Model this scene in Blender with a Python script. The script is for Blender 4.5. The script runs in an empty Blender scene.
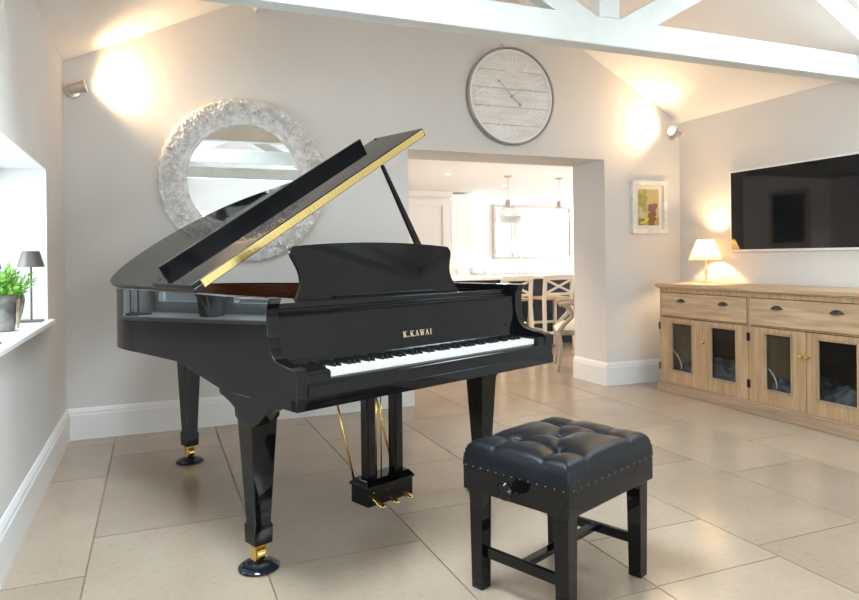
import bpy, bmesh, math, random
from mathutils import Vector, Matrix, noise
random.seed(7)
PI = math.pi
C = bpy.context.scene.collection

# ------------------------------------------------------------------ camera
F_PX = 671.7
cam_d = bpy.data.cameras.new('camera'); cam = bpy.data.objects.new('camera', cam_d); C.objects.link(cam)
yaw, roll = math.radians(22.24), math.radians(-0.697)
fwd = Vector((math.sin(yaw), math.cos(yaw), 0)); rt = Vector((math.cos(yaw), -math.sin(yaw), 0)); up = Vector((0, 0, 1))
r_ = rt*math.cos(roll) + up*math.sin(roll); u_ = -rt*math.sin(roll) + up*math.cos(roll)
M = Matrix((r_, u_, -fwd)).transposed().to_4x4(); M.translation = Vector((0.566, -5.151, 1.21))
cam.matrix_world = M
cam_d.sensor_width = 36; cam_d.lens = F_PX/859*36; cam_d.shift_y = -(300-257.6)/859
cam_d.clip_start = 0.05
bpy.context.scene.camera = cam

# ------------------------------------------------------------------ world, light, exposure
sc = bpy.context.scene
sc.view_settings.view_transform = 'Standard'; sc.view_settings.look = 'None'
sc.view_settings.exposure = 0.32; sc.view_settings.gamma = 1.0
sc.view_settings.use_curve_mapping = False
sc.cycles.max_bounces = 10; sc.cycles.diffuse_bounces = 5; sc.cycles.glossy_bounces = 6
sc.cycles.transparent_max_bounces = 12
sc.cycles.sample_clamp_indirect = 6
w = bpy.data.worlds.new('sky'); sc.world = w; w.use_nodes = True
bg = w.node_tree.nodes['Background']; bg.inputs[0].default_value = (0.74, 0.86, 1.0, 1); bg.inputs[1].default_value = 1.3

def area(name, loc, direction, sx, sy, power, color=(0.86, 0.93, 1.0)):
    d = bpy.data.lights.new(name, 'AREA'); d.shape = 'RECTANGLE'; d.size = sx; d.size_y = sy
    d.energy = power; d.color = color
    o = bpy.data.objects.new(name, d); C.objects.link(o); o.location = loc
    o.rotation_euler = Vector(direction).to_track_quat('-Z', 'Y').to_euler()
    return o
COOL = (0.76, 0.875, 1.0)
area('daylight_side_window', (-0.62, -1.70, 1.35), (1, 0, -0.10), 1.7, 0.8, 38, COOL)
area('added_near_window_fill', (-0.62, -5.90, 1.55), (1, 0, 0), 1.8, 1.2, 210, COOL)  # fill through an unseen window added beside the camera
area('added_east_window_fill', (5.62, -7.0, 1.55), (-1, 0, 0), 1.7, 1.2, 190, COOL)  # fill through an unseen window added to brighten the left wall
area('added_glazed_doors_fill', (2.7, -8.55, 1.15), (0, 1, 0), 3.0, 2.1, 110, (0.90, 0.95, 1.0))  # fill through unseen doors added behind the camera
area('daylight_rooflight_east', (4.72, -2.55, 3.35), (-0.47, 0, -0.88), 1.2, 0.9, 60, COOL)
area('daylight_rooflight_west', (0.75, -3.00, 3.45), (0.43, 0, -0.90), 1.2, 1.1, 180, COOL)
area('daylight_kitchen_window_one', (9.9, 0.20, 1.45), (0, 1, 0), 1.0, 1.9, 30, (0.95, 0.97, 1.0))
area('daylight_kitchen_window_two', (12.4, 0.20, 1.45), (0, 1, 0), 1.0, 1.9, 30, (0.95, 0.97, 1.0))
area('added_kitchen_side_fill', (13.7, 3.5, 1.4), (-1, 0, 0), 3.6, 2.0, 620, (0.97, 0.98, 1.0))  # unseen side light added to make the kitchen bright

# ------------------------------------------------------------------ materials
MATS = {}
def mat(name, col, rough=0.5, metal=0.0, coat=0.0, ior=1.5, spec=None, emit=None, emit_s=0.0, sub=None):
    if name in MATS: return MATS[name]
    m = bpy.data.materials.new(name); m.use_nodes = True; MATS[name] = m
    b = m.node_tree.nodes['Principled BSDF']
    b.inputs['Base Color'].default_value = (*col, 1); b.inputs['Roughness'].default_value = rough
    b.inputs['Metallic'].default_value = metal; b.inputs['Coat Weight'].default_value = coat
    b.inputs['Coat Roughness'].default_value = 0.03; b.inputs['IOR'].default_value = ior
    if emit:
        b.inputs['Emission Color'].default_value = (*emit, 1); b.inputs['Emission Strength'].default_value = emit_s
    return m
def nodes(m): return m.node_tree.nodes, m.node_tree.links, m.node_tree.nodes['Principled BSDF']
def add_noise(m, c1, c2, scale=6, detail=4, bump=0.0, stretch=(1, 1, 1), bscale=None, lo=0.35, hi=0.65):
    n, l, b = nodes(m)
    tc = n.new('ShaderNodeTexCoord'); mp = n.new('ShaderNodeMapping'); mp.inputs['Scale'].default_value = stretch
    l.new(tc.outputs['Object'], mp.inputs[0])
    t = n.new('ShaderNodeTexNoise'); t.inputs['Scale'].default_value = scale; t.inputs['Detail'].default_value = detail
    l.new(mp.outputs[0], t.inputs['Vector'])
    r = n.new('ShaderNodeValToRGB'); r.color_ramp.elements[0].position = lo; r.color_ramp.elements[1].position = hi
    r.color_ramp.elements[0].color = (*c1, 1); r.color_ramp.elements[1].color = (*c2, 1)
    l.new(t.outputs['Fac'], r.inputs[0]); l.new(r.outputs[0], b.inputs['Base Color'])
    if bump:
        t2 = n.new('ShaderNodeTexNoise'); t2.inputs['Scale'].default_value = bscale or scale*6; t2.inputs['Detail'].default_value = 4
        l.new(mp.outputs[0], t2.inputs['Vector'])
        bp = n.new('ShaderNodeBump'); bp.inputs['Strength'].default_value = bump; bp.inputs['Distance'].default_value = 0.01
        l.new(t2.outputs['Fac'], bp.inputs['Height']); l.new(bp.outputs[0], b.inputs['Normal'])
    return m
wall_m = add_noise(mat('warm_white_plaster', (.6, .57, .54), 0.85), (.625, .600, .575), (.655, .632, .608), 1.2, 3, 0.06, bscale=18)
ceil_m = add_noise(mat('ceiling_paint', (.75, .71, .68), 0.9), (.83, .79, .755), (.86, .825, .79), 1.5, 2, 0.04, bscale=14)
white_m = mat('white_gloss_paint', (.80, .80, .79), 0.35)
skirt_m = mat('skirting_paint', (.74, .73, .715), 0.4)
beam_m = add_noise(mat('painted_timber', (.62, .63, .60), 0.5), (.60, .61, .58), (.66, .67, .64), 5, 4, 0.25, (1, 1, 1), 9)
kit_m = mat('kitchen_paint', (.86, .845, .825), 0.6)
kitc_m = mat('kitchen_unit_paint', (.74, .71, .66), 0.45)
marble_m = add_noise(mat('white_marble', (.85, .85, .85), 0.25), (.80, .80, .80), (.9, .9, .89), 3, 6)
navy_m = mat('navy_paint', (.012, .02, .035), 0.4)
black_m = mat('black_polyester_lacquer', (.004, .004, .0045), 0.03, 0, 0.0, 1.385)
blacks_m = mat('black_satin', (.006, .006, .006), 0.25)
brass_m = mat('polished_brass', (.86, .60, .20), 0.20, 1.0)
hinge_m = mat('satin_brass_hinge', (.52, .38, .14), 0.40, 0.85)
iron_m = mat('gold_iron_plate', (.55, .36, .12), 0.35, 0.8)
string_m = mat('steel_wire', (.5, .45, .4), 0.3, 1.0)
spruce_m = add_noise(mat('spruce', (.5, .3, .12), 0.4), (.42, .24, .09), (.55, .34, .15), 8, 3, 0, (1, .05, 1))
mahog_m = add_noise(mat('mahogany_veneer', (.2, .05, .02), 0.25), (.13, .030, .010), (.22, .055, .018), 10, 4, 0, (1, 1, 12))
ivory_m = mat('white_key_acrylic', (.80, .79, .75), 0.15)
ebony_m = mat('black_key', (.008, .008, .008), 0.22)
gold_m = mat('gold_inlay', (.75, .62, .38), 0.3, 0.7)
rubber_m = mat('black_rubber', (.015, .015, .015), 0.6)
leather_m = add_noise(mat('black_leather', (.012, .013, .015), 0.34, ior=1.32), (.003, .0045, .007), (.006, .008, .011), 20, 3, 0.15, bscale=220)
nickel_m = mat('brushed_nickel', (.62, .58, .52), 0.35, 1.0)
chrome_m = mat('chrome', (.7, .7, .7), 0.12, 1.0)
iron_h_m = mat('dark_iron', (.09, .08, .07), 0.45, 0.7)
mirror_m = mat('mirror_glass', (.93, .95, .95), 0.005, 1.0)
screen_m = mat('black_screen_glass', (.004, .004, .005), 0.04, ior=1.42)
tvframe_m = mat('white_bezel', (.78, .77, .74), 0.35)
taupe_m = mat('taupe_metal', (.13, .105, .09), 0.45, 0.3)
def glass_mat():
    m = bpy.data.materials.new('clear_glass'); m.use_nodes = True; n = m.node_tree.nodes; l = m.node_tree.links; n.clear()
    o = n.new('ShaderNodeOutputMaterial'); mx = n.new('ShaderNodeMixShader'); t = n.new('ShaderNodeBsdfTransparent'); g = n.new('ShaderNodeBsdfGlossy')
    g.inputs['Roughness'].default_value = 0.02; t.inputs[0].default_value = (.96, .98, .97, 1)
    fr = n.new('ShaderNodeFresnel'); fr.inputs[0].default_value = 1.16
    l.new(fr.outputs[0], mx.inputs[0]); l.new(t.outputs[0], mx.inputs[1]); l.new(g.outputs[0], mx.inputs[2]); l.new(mx.outputs[0], o.inputs[0])
    return m
glass_m = glass_mat()
def pendant_glass():
    m = glass_mat(); m.name = 'ribbed_glass'
    n = m.node_tree.nodes; l = m.node_tree.links
    mx = [x for x in n if x.type == 'MIX_SHADER'][0]
    for k in list(mx.inputs[0].links): l.remove(k)
    mx.inputs[0].default_value = 0.35
    [x for x in n if x.type == 'BSDF_TRANSPARENT'][0].inputs[0].default_value = (.80, .83, .84, 1)
    for x in n:
        if x.type == 'BSDF_GLOSSY': x.inputs['Roughness'].default_value = 0.15
    return m
pglass_m = pendant_glass()
tumbler_m = pendant_glass(); tumbler_m.name = 'tumbler_glass'
for _x in tumbler_m.node_tree.nodes:
    if _x.type == 'MIX_SHADER': _x.inputs[0].default_value = .10
    if _x.type == 'BSDF_TRANSPARENT': _x.inputs[0].default_value = (.95, .96, .96, 1)
def wood(name, c1, c2, axis, scale=3, rough=0.5):
    st = [14, 14, 14]; st[axis] = 1.0
    return add_noise(mat(name, c1, rough), c1, c2, scale, 5, 0.12, tuple(st), lo=.3, hi=.7)
pine_y = wood('pine_along', (.36, .235, .135), (.56, .40, .255), 1)
pine_z = wood('pine_upright', (.33, .205, .105), (.50, .335, .195), 2)
pine_dark = wood('pine_plinth', (.27, .18, .115), (.42, .29, .19), 1)
pine_in_shade = wood('pine_inside_shade', (.022, .015, .010), (.045, .028, .016), 2, 2, .7)  # shade inside the cabinet is put into this near-black pine colour
stool_m = wood('pale_painted_wood', (.72, .63, .50), (.80, .73, .61), 2, 2)
seatw_m = wood('oak_seat', (.50, .34, .18), (.62, .45, .27), 0, 2)
carve_m = wood('weathered_carved_wood', (.30, .24, .18), (.46, .39, .31), 2, 2)
linen_m = add_noise(mat('cream_linen', (.7, .66, .6), 0.9), (.68, .64, .58), (.74, .70, .64), 30, 2)
blanket_m = add_noise(mat('grey_fleece', (.05, .055, .065), 0.95), (.035, .04, .05), (.11, .12, .135), 14, 4, 0.5)
piping_m = mat('pale_piping', (.45, .43, .40), 0.8)
leaf_m = add_noise(mat('fresh_leaf', (.1, .3, .03), 0.45), (.05, .20, .015), (.24, .46, .06), 12, 2)
bucket_m = add_noise(mat('galvanised_bucket', (.2, .19, .18), 0.5, 0.3), (.10, .09, .085), (.30, .28, .26), 14, 4)
drift_m = add_noise(mat('driftwood', (.3, .22, .15), 0.8), (.17, .12, .085), (.36, .27, .19), 12, 4, .4)
soil_m = mat('soil', (.03, .02, .015), 0.95)

def stone():
    m = mat('limestone_flag', (.55, .48, .40), 0.24)
    n, l, b = nodes(m)
    tc = n.new('ShaderNodeTexCoord'); geo = n.new('ShaderNodeNewGeometry')
    t1 = n.new('ShaderNodeTexNoise'); t1.inputs['Scale'].default_value = 2.3; t1.inputs['Detail'].default_value = 5; t1.inputs['Roughness'].default_value = .55
    t2 = n.new('ShaderNodeTexNoise'); t2.inputs['Scale'].default_value = 38; t2.inputs['Detail'].default_value = 5
    l.new(tc.outputs['Object'], t1.inputs[0]); l.new(tc.outputs['Object'], t2.inputs[0])
    r = n.new('ShaderNodeValToRGB'); r.color_ramp.elements[0].position = .2; r.color_ramp.elements[1].position = .85
    r.color_ramp.elements[0].color = (.335, .262, .194, 1); r.color_ramp.elements[1].color = (.425, .343, .262, 1)
    l.new(t1.outputs['Fac'], r.inputs[0])
    r2 = n.new('ShaderNodeValToRGB'); r2.color_ramp.elements[0].position = .30; r2.color_ramp.elements[1].position = .46
    r2.color_ramp.elements[0].color = (.90, .885, .87, 1); r2.color_ramp.elements[1].color = (1, 1, 1, 1)
    l.new(t2.outputs['Fac'], r2.inputs[0])
    mx = n.new('ShaderNodeMix'); mx.data_type = 'RGBA'; mx.blend_type = 'MULTIPLY'; mx.inputs[0].default_value = 1
    l.new(r.outputs[0], mx.inputs[6]); l.new(r2.outputs[0], mx.inputs[7])
    r3 = n.new('ShaderNodeValToRGB'); r3.color_ramp.elements[0].color = (.89, .88, .87, 1); r3.color_ramp.elements[1].color = (1.07, 1.06, 1.05, 1)
    l.new(geo.outputs['Random Per Island'], r3.inputs[0])
    mx2 = n.new('ShaderNodeMix'); mx2.data_type = 'RGBA'; mx2.blend_type = 'MULTIPLY'; mx2.inputs[0].default_value = 1
    l.new(mx.outputs[2], mx2.inputs[6]); l.new(r3.outputs[0], mx2.inputs[7]); l.new(mx2.outputs[2], b.inputs['Base Color'])
    rr = n.new('ShaderNodeMapRange'); rr.inputs[3].default_value = .17; rr.inputs[4].default_value = .34
    l.new(t1.outputs['Fac'], rr.inputs[0]); b.inputs['Roughness'].default_value = .17
    t3 = n.new('ShaderNodeTexNoise'); t3.inputs['Scale'].default_value = 9; t3.inputs['Detail'].default_value = 3; l.new(tc.outputs['Object'], t3.inputs[0])
    bp = n.new('ShaderNodeBump'); bp.inputs['Strength'].default_value = .10; bp.inputs['Distance'].default_value = .004
    l.new(t3.outputs['Fac'], bp.inputs['Height']); l.new(bp.outputs[0], b.inputs['Normal'])
    return m
stone_m = stone()
grout_m = mat('grout', (.20, .145, .10), 0.85)

# ------------------------------------------------------------------ mesh helpers
def box(bm, x0, x1, y0, y1, z0, z1, M=None, mi=0):
    vs = [bm.verts.new(Vector(p)) for p in [(x0, y0, z0), (x1, y0, z0), (x1, y1, z0), (x0, y1, z0), (x0, y0, z1), (x1, y0, z1), (x1, y1, z1), (x0, y1, z1)]]
    if M is not None:
        for v in vs: v.co = M @ v.co
    for f in [(0, 3, 2, 1), (4, 5, 6, 7), (0, 1, 5, 4), (1, 2, 6, 5), (2, 3, 7, 6), (3, 0, 4, 7)]:
        fc = bm.faces.new([vs[i] for i in f]); fc.material_index = mi
def prism(bm, pts, fn, a, b, mi=0):
    """closed outline pts (2D) extruded from a to b, fn(p, t) -> Vector"""
    A = [bm.verts.new(fn(p, a)) for p in pts]; B = [bm.verts.new(fn(p, b)) for p in pts]
    n = len(pts)
    fs = [bm.faces.new(A), bm.faces.new(B[::-1])]
    for i in range(n): fs.append(bm.faces.new([A[(i+1) % n], A[i], B[i], B[(i+1) % n]]))
    for f in fs: f.material_index = mi
def tube(bm, pts, rad, seg=10, closed=False, caps=True):
    pts = [Vector(p) for p in pts]; n = len(pts); rings = []
    rads = rad if isinstance(rad, (list, tuple)) else [rad]*n
    prev = None
    for i, p in enumerate(pts):
        if closed: t = (pts[(i+1) % n]-pts[i-1])
        else: t = pts[min(i+1, n-1)]-pts[max(i-1, 0)]
        t.normalize()
        if prev is None:
            a = Vector((0, 0, 1)) if abs(t.z) < .9 else Vector((1, 0, 0))
            x = t.cross(a).normalized()
        else:
            x = (prev - t*prev.dot(t)).normalized()
        prev = x; y = t.cross(x)
        rings.append([bm.verts.new(p + (x*math.cos(2*PI*k/seg)+y*math.sin(2*PI*k/seg))*rads[i]) for k in range(seg)])
    m = n if closed else n-1
    for i in range(m):
        A, B = rings[i], rings[(i+1) % n]
        for k in range(seg): bm.faces.new([A[k], A[(k+1) % seg], B[(k+1) % seg], B[k]])
    if caps and not closed:
        bm.faces.new(rings[0][::-1]); bm.faces.new(rings[-1])
def lathe(bm, prof, seg=32, M=None, caps=True):
    """prof: (r, z) list about z"""
    rings = []
    for r, z in prof:
        rg = []
        for k in range(seg):
            v = Vector((r*math.cos(2*PI*k/seg), r*math.sin(2*PI*k/seg), z))
            rg.append(bm.verts.new(M @ v if M is not None else v))
        rings.append(rg)
    for A, B in zip(rings, rings[1:]):
        for k in range(seg): bm.faces.new([A[k], A[(k+1) % seg], B[(k+1) % seg], B[k]])
    if caps:
        bm.faces.new(rings[0][::-1]); bm.faces.new(rings[-1])
def taper(bm, secs, M=None):
    """square sections: (cx, cy, z, hx, hy)"""
    rings = []
    for cx, cy, z, hx, hy in secs:
        rings.append([bm.verts.new((M if M is not None else Matrix()) @ Vector((cx+sx*hx, cy+sy*hy, z))) for sx, sy in [(-1, -1), (1, -1), (1, 1), (-1, 1)]])
    for A, B in zip(rings, rings[1:]):
        for k in range(4): bm.faces.new([A[k], A[(k+1) % 4], B[(k+1) % 4], B[k]])
    bm.faces.new(rings[0][::-1]); bm.faces.new(rings[-1])
def smooth_pts(pts, sub=8, closed=False):
    P = [Vector(p) for p in pts]; n = len(P); out = []
    rng = range(n) if closed else range(n-1)
    for i in rng:
        p0 = P[(i-1) % n] if closed or i > 0 else P[0]; p1 = P[i]; p2 = P[(i+1) % n]; p3 = P[(i+2) % n] if closed or i < n-2 else P[-1]
        for k in range(sub):
            t = k/sub
            out.append(0.5*((2*p1)+(-p0+p2)*t+(2*p0-5*p1+4*p2-p3)*t*t+(-p0+3*p1-3*p2+p3)*t**3))
    if not closed: out.append(P[-1])
    return out
def obj(name, bm, m, parent=None, smooth=False, bevel=0, seg=2):
    bmesh.ops.recalc_face_normals(bm, faces=bm.faces)
    me = bpy.data.meshes.new(name); bm.to_mesh(me); bm.free()
    for x in (m if isinstance(m, (list, tuple)) else [m]): me.materials.append(x)
    if smooth: me.polygons.foreach_set('use_smooth', [True]*len(me.polygons))
    o = bpy.data.objects.new(name, me); C.objects.link(o)
    if parent: o.parent = parent
    if bevel:
        md = o.modifiers.new('bevel', 'BEVEL'); md.width = bevel; md.segments = seg; md.limit_method = 'ANGLE'; md.angle_limit = math.radians(40)
        md.harden_normals = True
    if bevel: me.polygons.foreach_set('use_smooth', [True]*len(me.polygons))
    elif smooth == 'auto':
        es = o.modifiers.new('edge_split', 'EDGE_SPLIT'); es.split_angle = math.radians(32)
    return o
def thing(name, label, cat, loc=(0, 0, 0), rotz=0, group=None):
    o = bpy.data.objects.new(name, None); C.objects.link(o); o.location = loc; o.rotation_euler = (0, 0, rotz)
    o.empty_display_size = .1
    return tag(o, label, cat, group)
def tag(o, label, cat, group=None):
    o['label'] = label; o['category'] = cat
    if group: o['group'] = group
    return o
def struct(name, bm, m, parent=None, **k):
    o = obj(name, bm, m, parent, **k)
    if parent is None: o['kind'] = 'structure'
    return o
def NB(): return bmesh.new()
def copy_tree(o, parent=None):
    c = o.copy(); C.objects.link(c)
    if parent: c.parent = parent
    for ch in list(o.children): copy_tree(ch, c)
    return c

# ------------------------------------------------------------------ the room shell
RX = 5.327; YF = -8.2; EL, ER = 2.566, 2.495; SL, SR = 0.48, 0.54
XR = (ER + SR*RX - EL)/(SL+SR); ZR = EL + SL*XR     # ridge
# floor: flags laid in columns parallel to the side walls
def floor():
    bm = NB()
    box(bm, -0.2, 14.0, YF-.2, 7.0, -0.12, -0.004, mi=1)
    xs = [-.02, .305, .955, 1.607, 2.247, 2.862, 3.487, 4.11, 4.72, 5.36, 5.98, 6.6, 7.25, 7.9, 8.6, 9.3, 10, 10.7, 11.4, 12.1, 12.8, 13.6]
    fixed = {0: [-.95, -2.25, -3.0, -3.9], 1: [-.55, -1.865, -3.1, -4.2], 2: [-.25, -1.40, -2.47, -3.3], 3: [-.75, -1.47, -2.16, -3.2, -4.1],
             4: [-.45, -1.25, -2.05, -2.77, -3.19, -4.0], 5: [-.7, -1.5, -2.06, -3.083, -3.9], 6: [-.4, -1.35, -2.335, -3.3, -4.2], 7: [-.9, -1.9, -2.9]}
    rnd = random.Random(3)
    for i in range(len(xs)-1):
        ys = sorted(fixed.get(i, []))
        y = ys[0] if ys else rnd.uniform(-1, -.4)
        lo = [];
        while y > YF: y -= rnd.uniform(.7, 1.15); lo.append(y)
        y = ys[-1] if ys else rnd.uniform(-.4, .2)
        hi = []
        while y < 6.6: y += rnd.uniform(.7, 1.15); hi.append(y)
        al = sorted(lo+ys+hi); g = .003
        for a, b in zip(al, al[1:]):
            a2, b2 = max(a, YF), min(b, 6.6)
            if b2-a2 > .02: box(bm, xs[i]+g, xs[i+1]-g, a2+g, b2-g, -0.02, 0.0)
    struct('floor', bm, [stone_m, grout_m])
floor()
T = .22
# left wall with two window openings (the nearer one, unseen beside the camera, is added for light)
W1 = (-2.62, -0.80, 0.865, 1.735); W2 = (-6.9, -5.0, .95, 2.1)
bm = NB()
def wall_x(bm, xa, xb, y0, y1, z0, z1, holes):
    ys = y0
    for (a, b, c, d) in sorted(holes):
        box(bm, xa, xb, ys, a, z0, z1); box(bm, xa, xb, a, b, z0, c); box(bm, xa, xb, a, b, d, z1); ys = b
    box(bm, xa, xb, ys, y1, z0, z1)
TL = .40
wall_x(bm, -TL, 0, YF-T, .05, 0, EL+.02, [W1, W2]); struct('wall_left', bm, wall_m)
bm = NB(); wall_x(bm, RX, RX+T, YF-T, 0.0, 0, ER+.02, [(-7.9, -6.1, .95, 2.15)]); struct('wall_right', bm, wall_m)
# back wall, gabled, with the wide opening to the kitchen
OX0, OX1, OZ, OY = 2.494, 4.437, 2.10, 0.51
bm = NB()
box(bm, -TL, OX0, 0, OY, 0, OZ)
box(bm, OX1, RX+T, 0, OY, 0, OZ)
f = lambda p, t: Vector((p[0], t, p[1]))
prism(bm, [(-TL, OZ), (RX+T, OZ), (RX+T, ER-SR*T+.05), (XR, ZR+.05), (-TL, EL-SL*TL+.05)], f, 0, OY)
struct('wall_back', bm, wall_m)
bm = NB()
DX0, DX1, DZ = 1.2, 4.2, 2.15
for a, b, c, d in [(-TL, DX0, 0, DZ), (DX1, RX+T, 0, DZ)]: box(bm, a, b, YF-T, YF, c, d)
prism(bm, [(-TL, DZ), (RX+T, DZ), (RX+T, ER), (3.31, ER), (3.31, 3.15), (2.69, 3.15), (2.69, ER), (-TL, ER)], f, YF-T, YF)
prism(bm, [(-TL, ER), (2.69, ER), (2.69, 3.15), (3.31, 3.15), (3.31, ER), (RX+T, ER), (RX-1.0, ER+.55), (XR, ZR), (.9, EL+.45)], f, YF-T, YF)
struct('wall_front', bm, wall_m)
# ceiling slopes with two rooflight wells
def slope(bm, x_e, z_e, sgn, k, hole, y0, y1, over=0.0):
    th = math.atan(k)
    ln = abs(XR-x_e)/math.cos(th)
    # local frame: a runs up the slope, y along the room, n outwards
    ax = Vector((sgn*math.cos(th), 0, math.sin(th))); nx = Vector((-sgn*math.sin(th), 0, math.cos(th)))
    Mx = Matrix((ax, Vector((0, 1, 0)), nx)).transposed().to_4x4(); Mx.translation = Vector((x_e, 0, z_e))
    a0, a1, h0, h1 = hole
    th_ = .26
    box(bm, -over, a0, y0, y1, 0, th_, Mx); box(bm, a1, ln+.02, y0, y1, 0, th_, Mx)
    box(bm, a0, a1, y0, h0, 0, th_, Mx); box(bm, a0, a1, h1, y1, 0, th_, Mx)
    return Mx
bm = NB()
hl = (.28, 1.35, -3.75, -2.25)
hr = (.30, 1.35, -3.05, -2.03)
ML = slope(bm, 0, EL, 1, SL, hl, YF-T, 0.1, .42); MR = slope(bm, RX, ER, -1, SR, hr, YF-T, 0.1, .24)
struct('ceiling', bm, ceil_m)
def rooflight(n, Mx, h):
    a0, a1, y0, y1 = h
    bm = NB()
    for q in [(a0, a0+.05, y0, y1), (a1-.05, a1, y0, y1), (a0+.05, a1-.05, y0, y0+.05), (a0+.05, a1-.05, y1-.05, y1)]: box(bm, q[0], q[1], q[2], q[3], .17, .22, Mx)
    w_ = struct('window_%d' % n, bm, white_m)
    bm = NB(); box(bm, a0+.05, a1-.05, y0+.05, y1-.05, .19, .196, Mx); struct('pane', bm, glass_m, w_)
rooflight(4, MR, hr); rooflight(5, ML, hl)
# purlins
def purlin(x, k, xe, ze, sgn, n):
    bm = NB(); z = ze + k*abs(x-xe)
    th = math.atan(k)*sgn
    Mx = Matrix.Translation((x, 0, z)) @ Matrix.Rotation(-th, 4, 'Y')
    box(bm, -.05, .05, YF, 0, -.11, .0, Mx)
    struct('trim_%d' % n, bm, beam_m, bevel=.006)
purlin(1.28, SL, 0, EL, 1, 1)
# trusses
def truss(y, label):
    PXT, Z0, HB = 3.0, 2.41, .163
    t = thing('roof_truss', label, 'roof beam', (PXT, y, Z0), 0, None)
    bm = NB(); box(bm, -PXT, RX-PXT, -.055, .055, 0, HB); obj('tie_beam', bm, beam_m, t, bevel=.008)
    bm = NB(); box(bm, -.07, .07, -.05, .05, HB, ZR-.12-Z0-.15); obj('king_post', bm, beam_m, t, bevel=.006)
    for s in (-1, 1):
        # strut props the purlin
        xe = 1.24 if s > 0 else -1.62
        b0, b1 = s*.07, s*.35
        k = .57 if s > 0 else .50
        e = abs(xe)
        p = [(b0, HB), (b1, HB), (xe+s*.04, HB+k*(e+.04-.35)), (xe-s*.10, HB+k*(e-.10-.07)-.0)]
        prism(bm := NB(), p, lambda q, tt: Vector((q[0], tt, q[1])), -.04, .04); obj('strut', bm, beam_m, t, bevel=.005)
truss(-1.93, 'white painted timber roof truss nearest the clock wall, crossing above the clock')
truss(-3.55, 'white timber truss overhead, reflected in the round mirror as its upper beam')
truss(-5.20, 'white timber truss overhead, reflected in the round mirror as its lower beam')
# skirting
def skirt(name, segs, m=skirt_m):
    bm = NB()
    for (x0, y0), (x1, y1), (nx, ny) in segs:
        prof = [(0, 0), (.022, 0), (.022, .165), (.017, .178), (.017, .188), (.009, .205), (.004, .213), (0, .213)]
        A = [bm.verts.new((x0+nx*p, y0+ny*p, z)) for p, z in prof]; B = [bm.verts.new((x1+nx*p, y1+ny*p, z)) for p, z in prof]
        n = len(prof)
        for i in range(n): bm.faces.new([A[i], A[(i+1) % n], B[(i+1) % n], B[i]])
        bm.faces.new(A[::-1]); bm.faces.new(B)
    struct(name, bm, m)
skirt('baseboard_left', [((0, YF), (0, 0), (1, 0))])
skirt('baseboard_back', [((0, 0), (OX0, 0), (0, -1)), ((OX1, 0), (RX, 0), (0, -1)), ((OX1, -.022), (OX1, OY), (-1, 0)), ((OX0, -.022), (OX0, OY), (1, 0))])
skirt('baseboard_right', [((RX, YF), (RX, 0), (-1, 0))])
skirt('baseboard_front', [((0, YF), (DX0, YF), (0, 1)), ((DX1, YF), (RX, YF), (0, 1))])
# window joinery
def casement(name, y0, y1, z0, z1, x, n, sill=True):
    bm = NB(); t = .034
    box(bm, x-.03, x+.03, y0, y1, z0, z0+t); box(bm, x-.03, x+.03, y0, y1, z1-t, z1)
    for k in range(n+1):
        yy = y0+(y1-y0)*k/n
        box(bm, x-.03, x+.03, max(y0, yy-t/2), min(y1, yy+t/2), z0+t, z1-t)
    wn = struct(name, bm, white_m, bevel=.004)
    for k in range(n):
        a = y0+(y1-y0)*k/n+t*.6; b = y0+(y1-y0)*(k+1)/n-t*.6
        bm = NB(); q = .030
        for c in [(a, b, z0+t, z0+t+q), (a, b, z1-t-q, z1-t), (a, a+q, z0+t+q, z1-t-q), (b-q, b, z0+t+q, z1-t-q)]: box(bm, x-.01, x+.045, *c)
        struct('sash', bm, white_m, wn)
        bm = NB(); box(bm, x+.005, x+.011, a+q, b-q, z0+t+q, z1-t-q); struct('pane', bm, glass_m, wn)
casement('window_1', W1[0], W1[1], .885, W1[3], -.34, 3)
casement('window_2', W2[0], W2[1], .97, W2[3], -.34, 3)  # unseen window added for its light
bm = NB(); box(bm, -.37, .035, W1[0]-.03, W1[1]+.0, .858, .885); box(bm, 0.0005, .035, W1[1], W1[1]+.04, .858, .885); struct('trim_3', bm, white_m, bevel=.006)
bm = NB(); box(bm, -.37, .035, W2[0], W2[1], .945, .97); struct('trim_4', bm, white_m, bevel=.006)  # sill of the added unseen window
casement('window_8', -7.9, -6.1, .95, 2.15, RX+.15, 3)  # unseen right-wall window, added to light the left wall
# unseen glazed doors, added behind the camera to bring in light
for i in range(4):
    bm = NB(); x0 = DX0+i*.75; x1 = x0+.75; q = .09
    for c in [(x0, x0+q, 0.005, DZ-.005), (x1-q, x1, 0.005, DZ-.005), (x0+q, x1-q, 0.005, .2), (x0+q, x1-q, DZ-.1, DZ-.005)]: box(bm, c[0], c[1], YF-.12, YF-.07, c[2], c[3])
    d = struct('door_%d' % (i+1), bm, white_m)
    bm = NB(); box(bm, x0+q, x1-q, YF-.10, YF-.094, .2, DZ-.1); struct('pane', bm, glass_m, d)
bm = NB()
box(bm, 2.69, 3.31, YF-.15, YF-.08, ER, ER+.04); box(bm, 2.69, 3.31, YF-.15, YF-.08, 3.11, 3.15); box(bm, 2.69, 2.73, YF-.15, YF-.08, ER+.04, 3.11); box(bm, 3.27, 3.31, YF-.15, YF-.08, ER+.04, 3.11); box(bm, 2.98, 3.02, YF-.15, YF-.08, ER+.04, 3.11)
w3 = struct('window_3', bm, white_m)
bm = NB(); box(bm, 2.73, 3.27, YF-.12, YF-.114, ER+.04, 3.11); struct('pane', bm, glass_m, w3)

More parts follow.
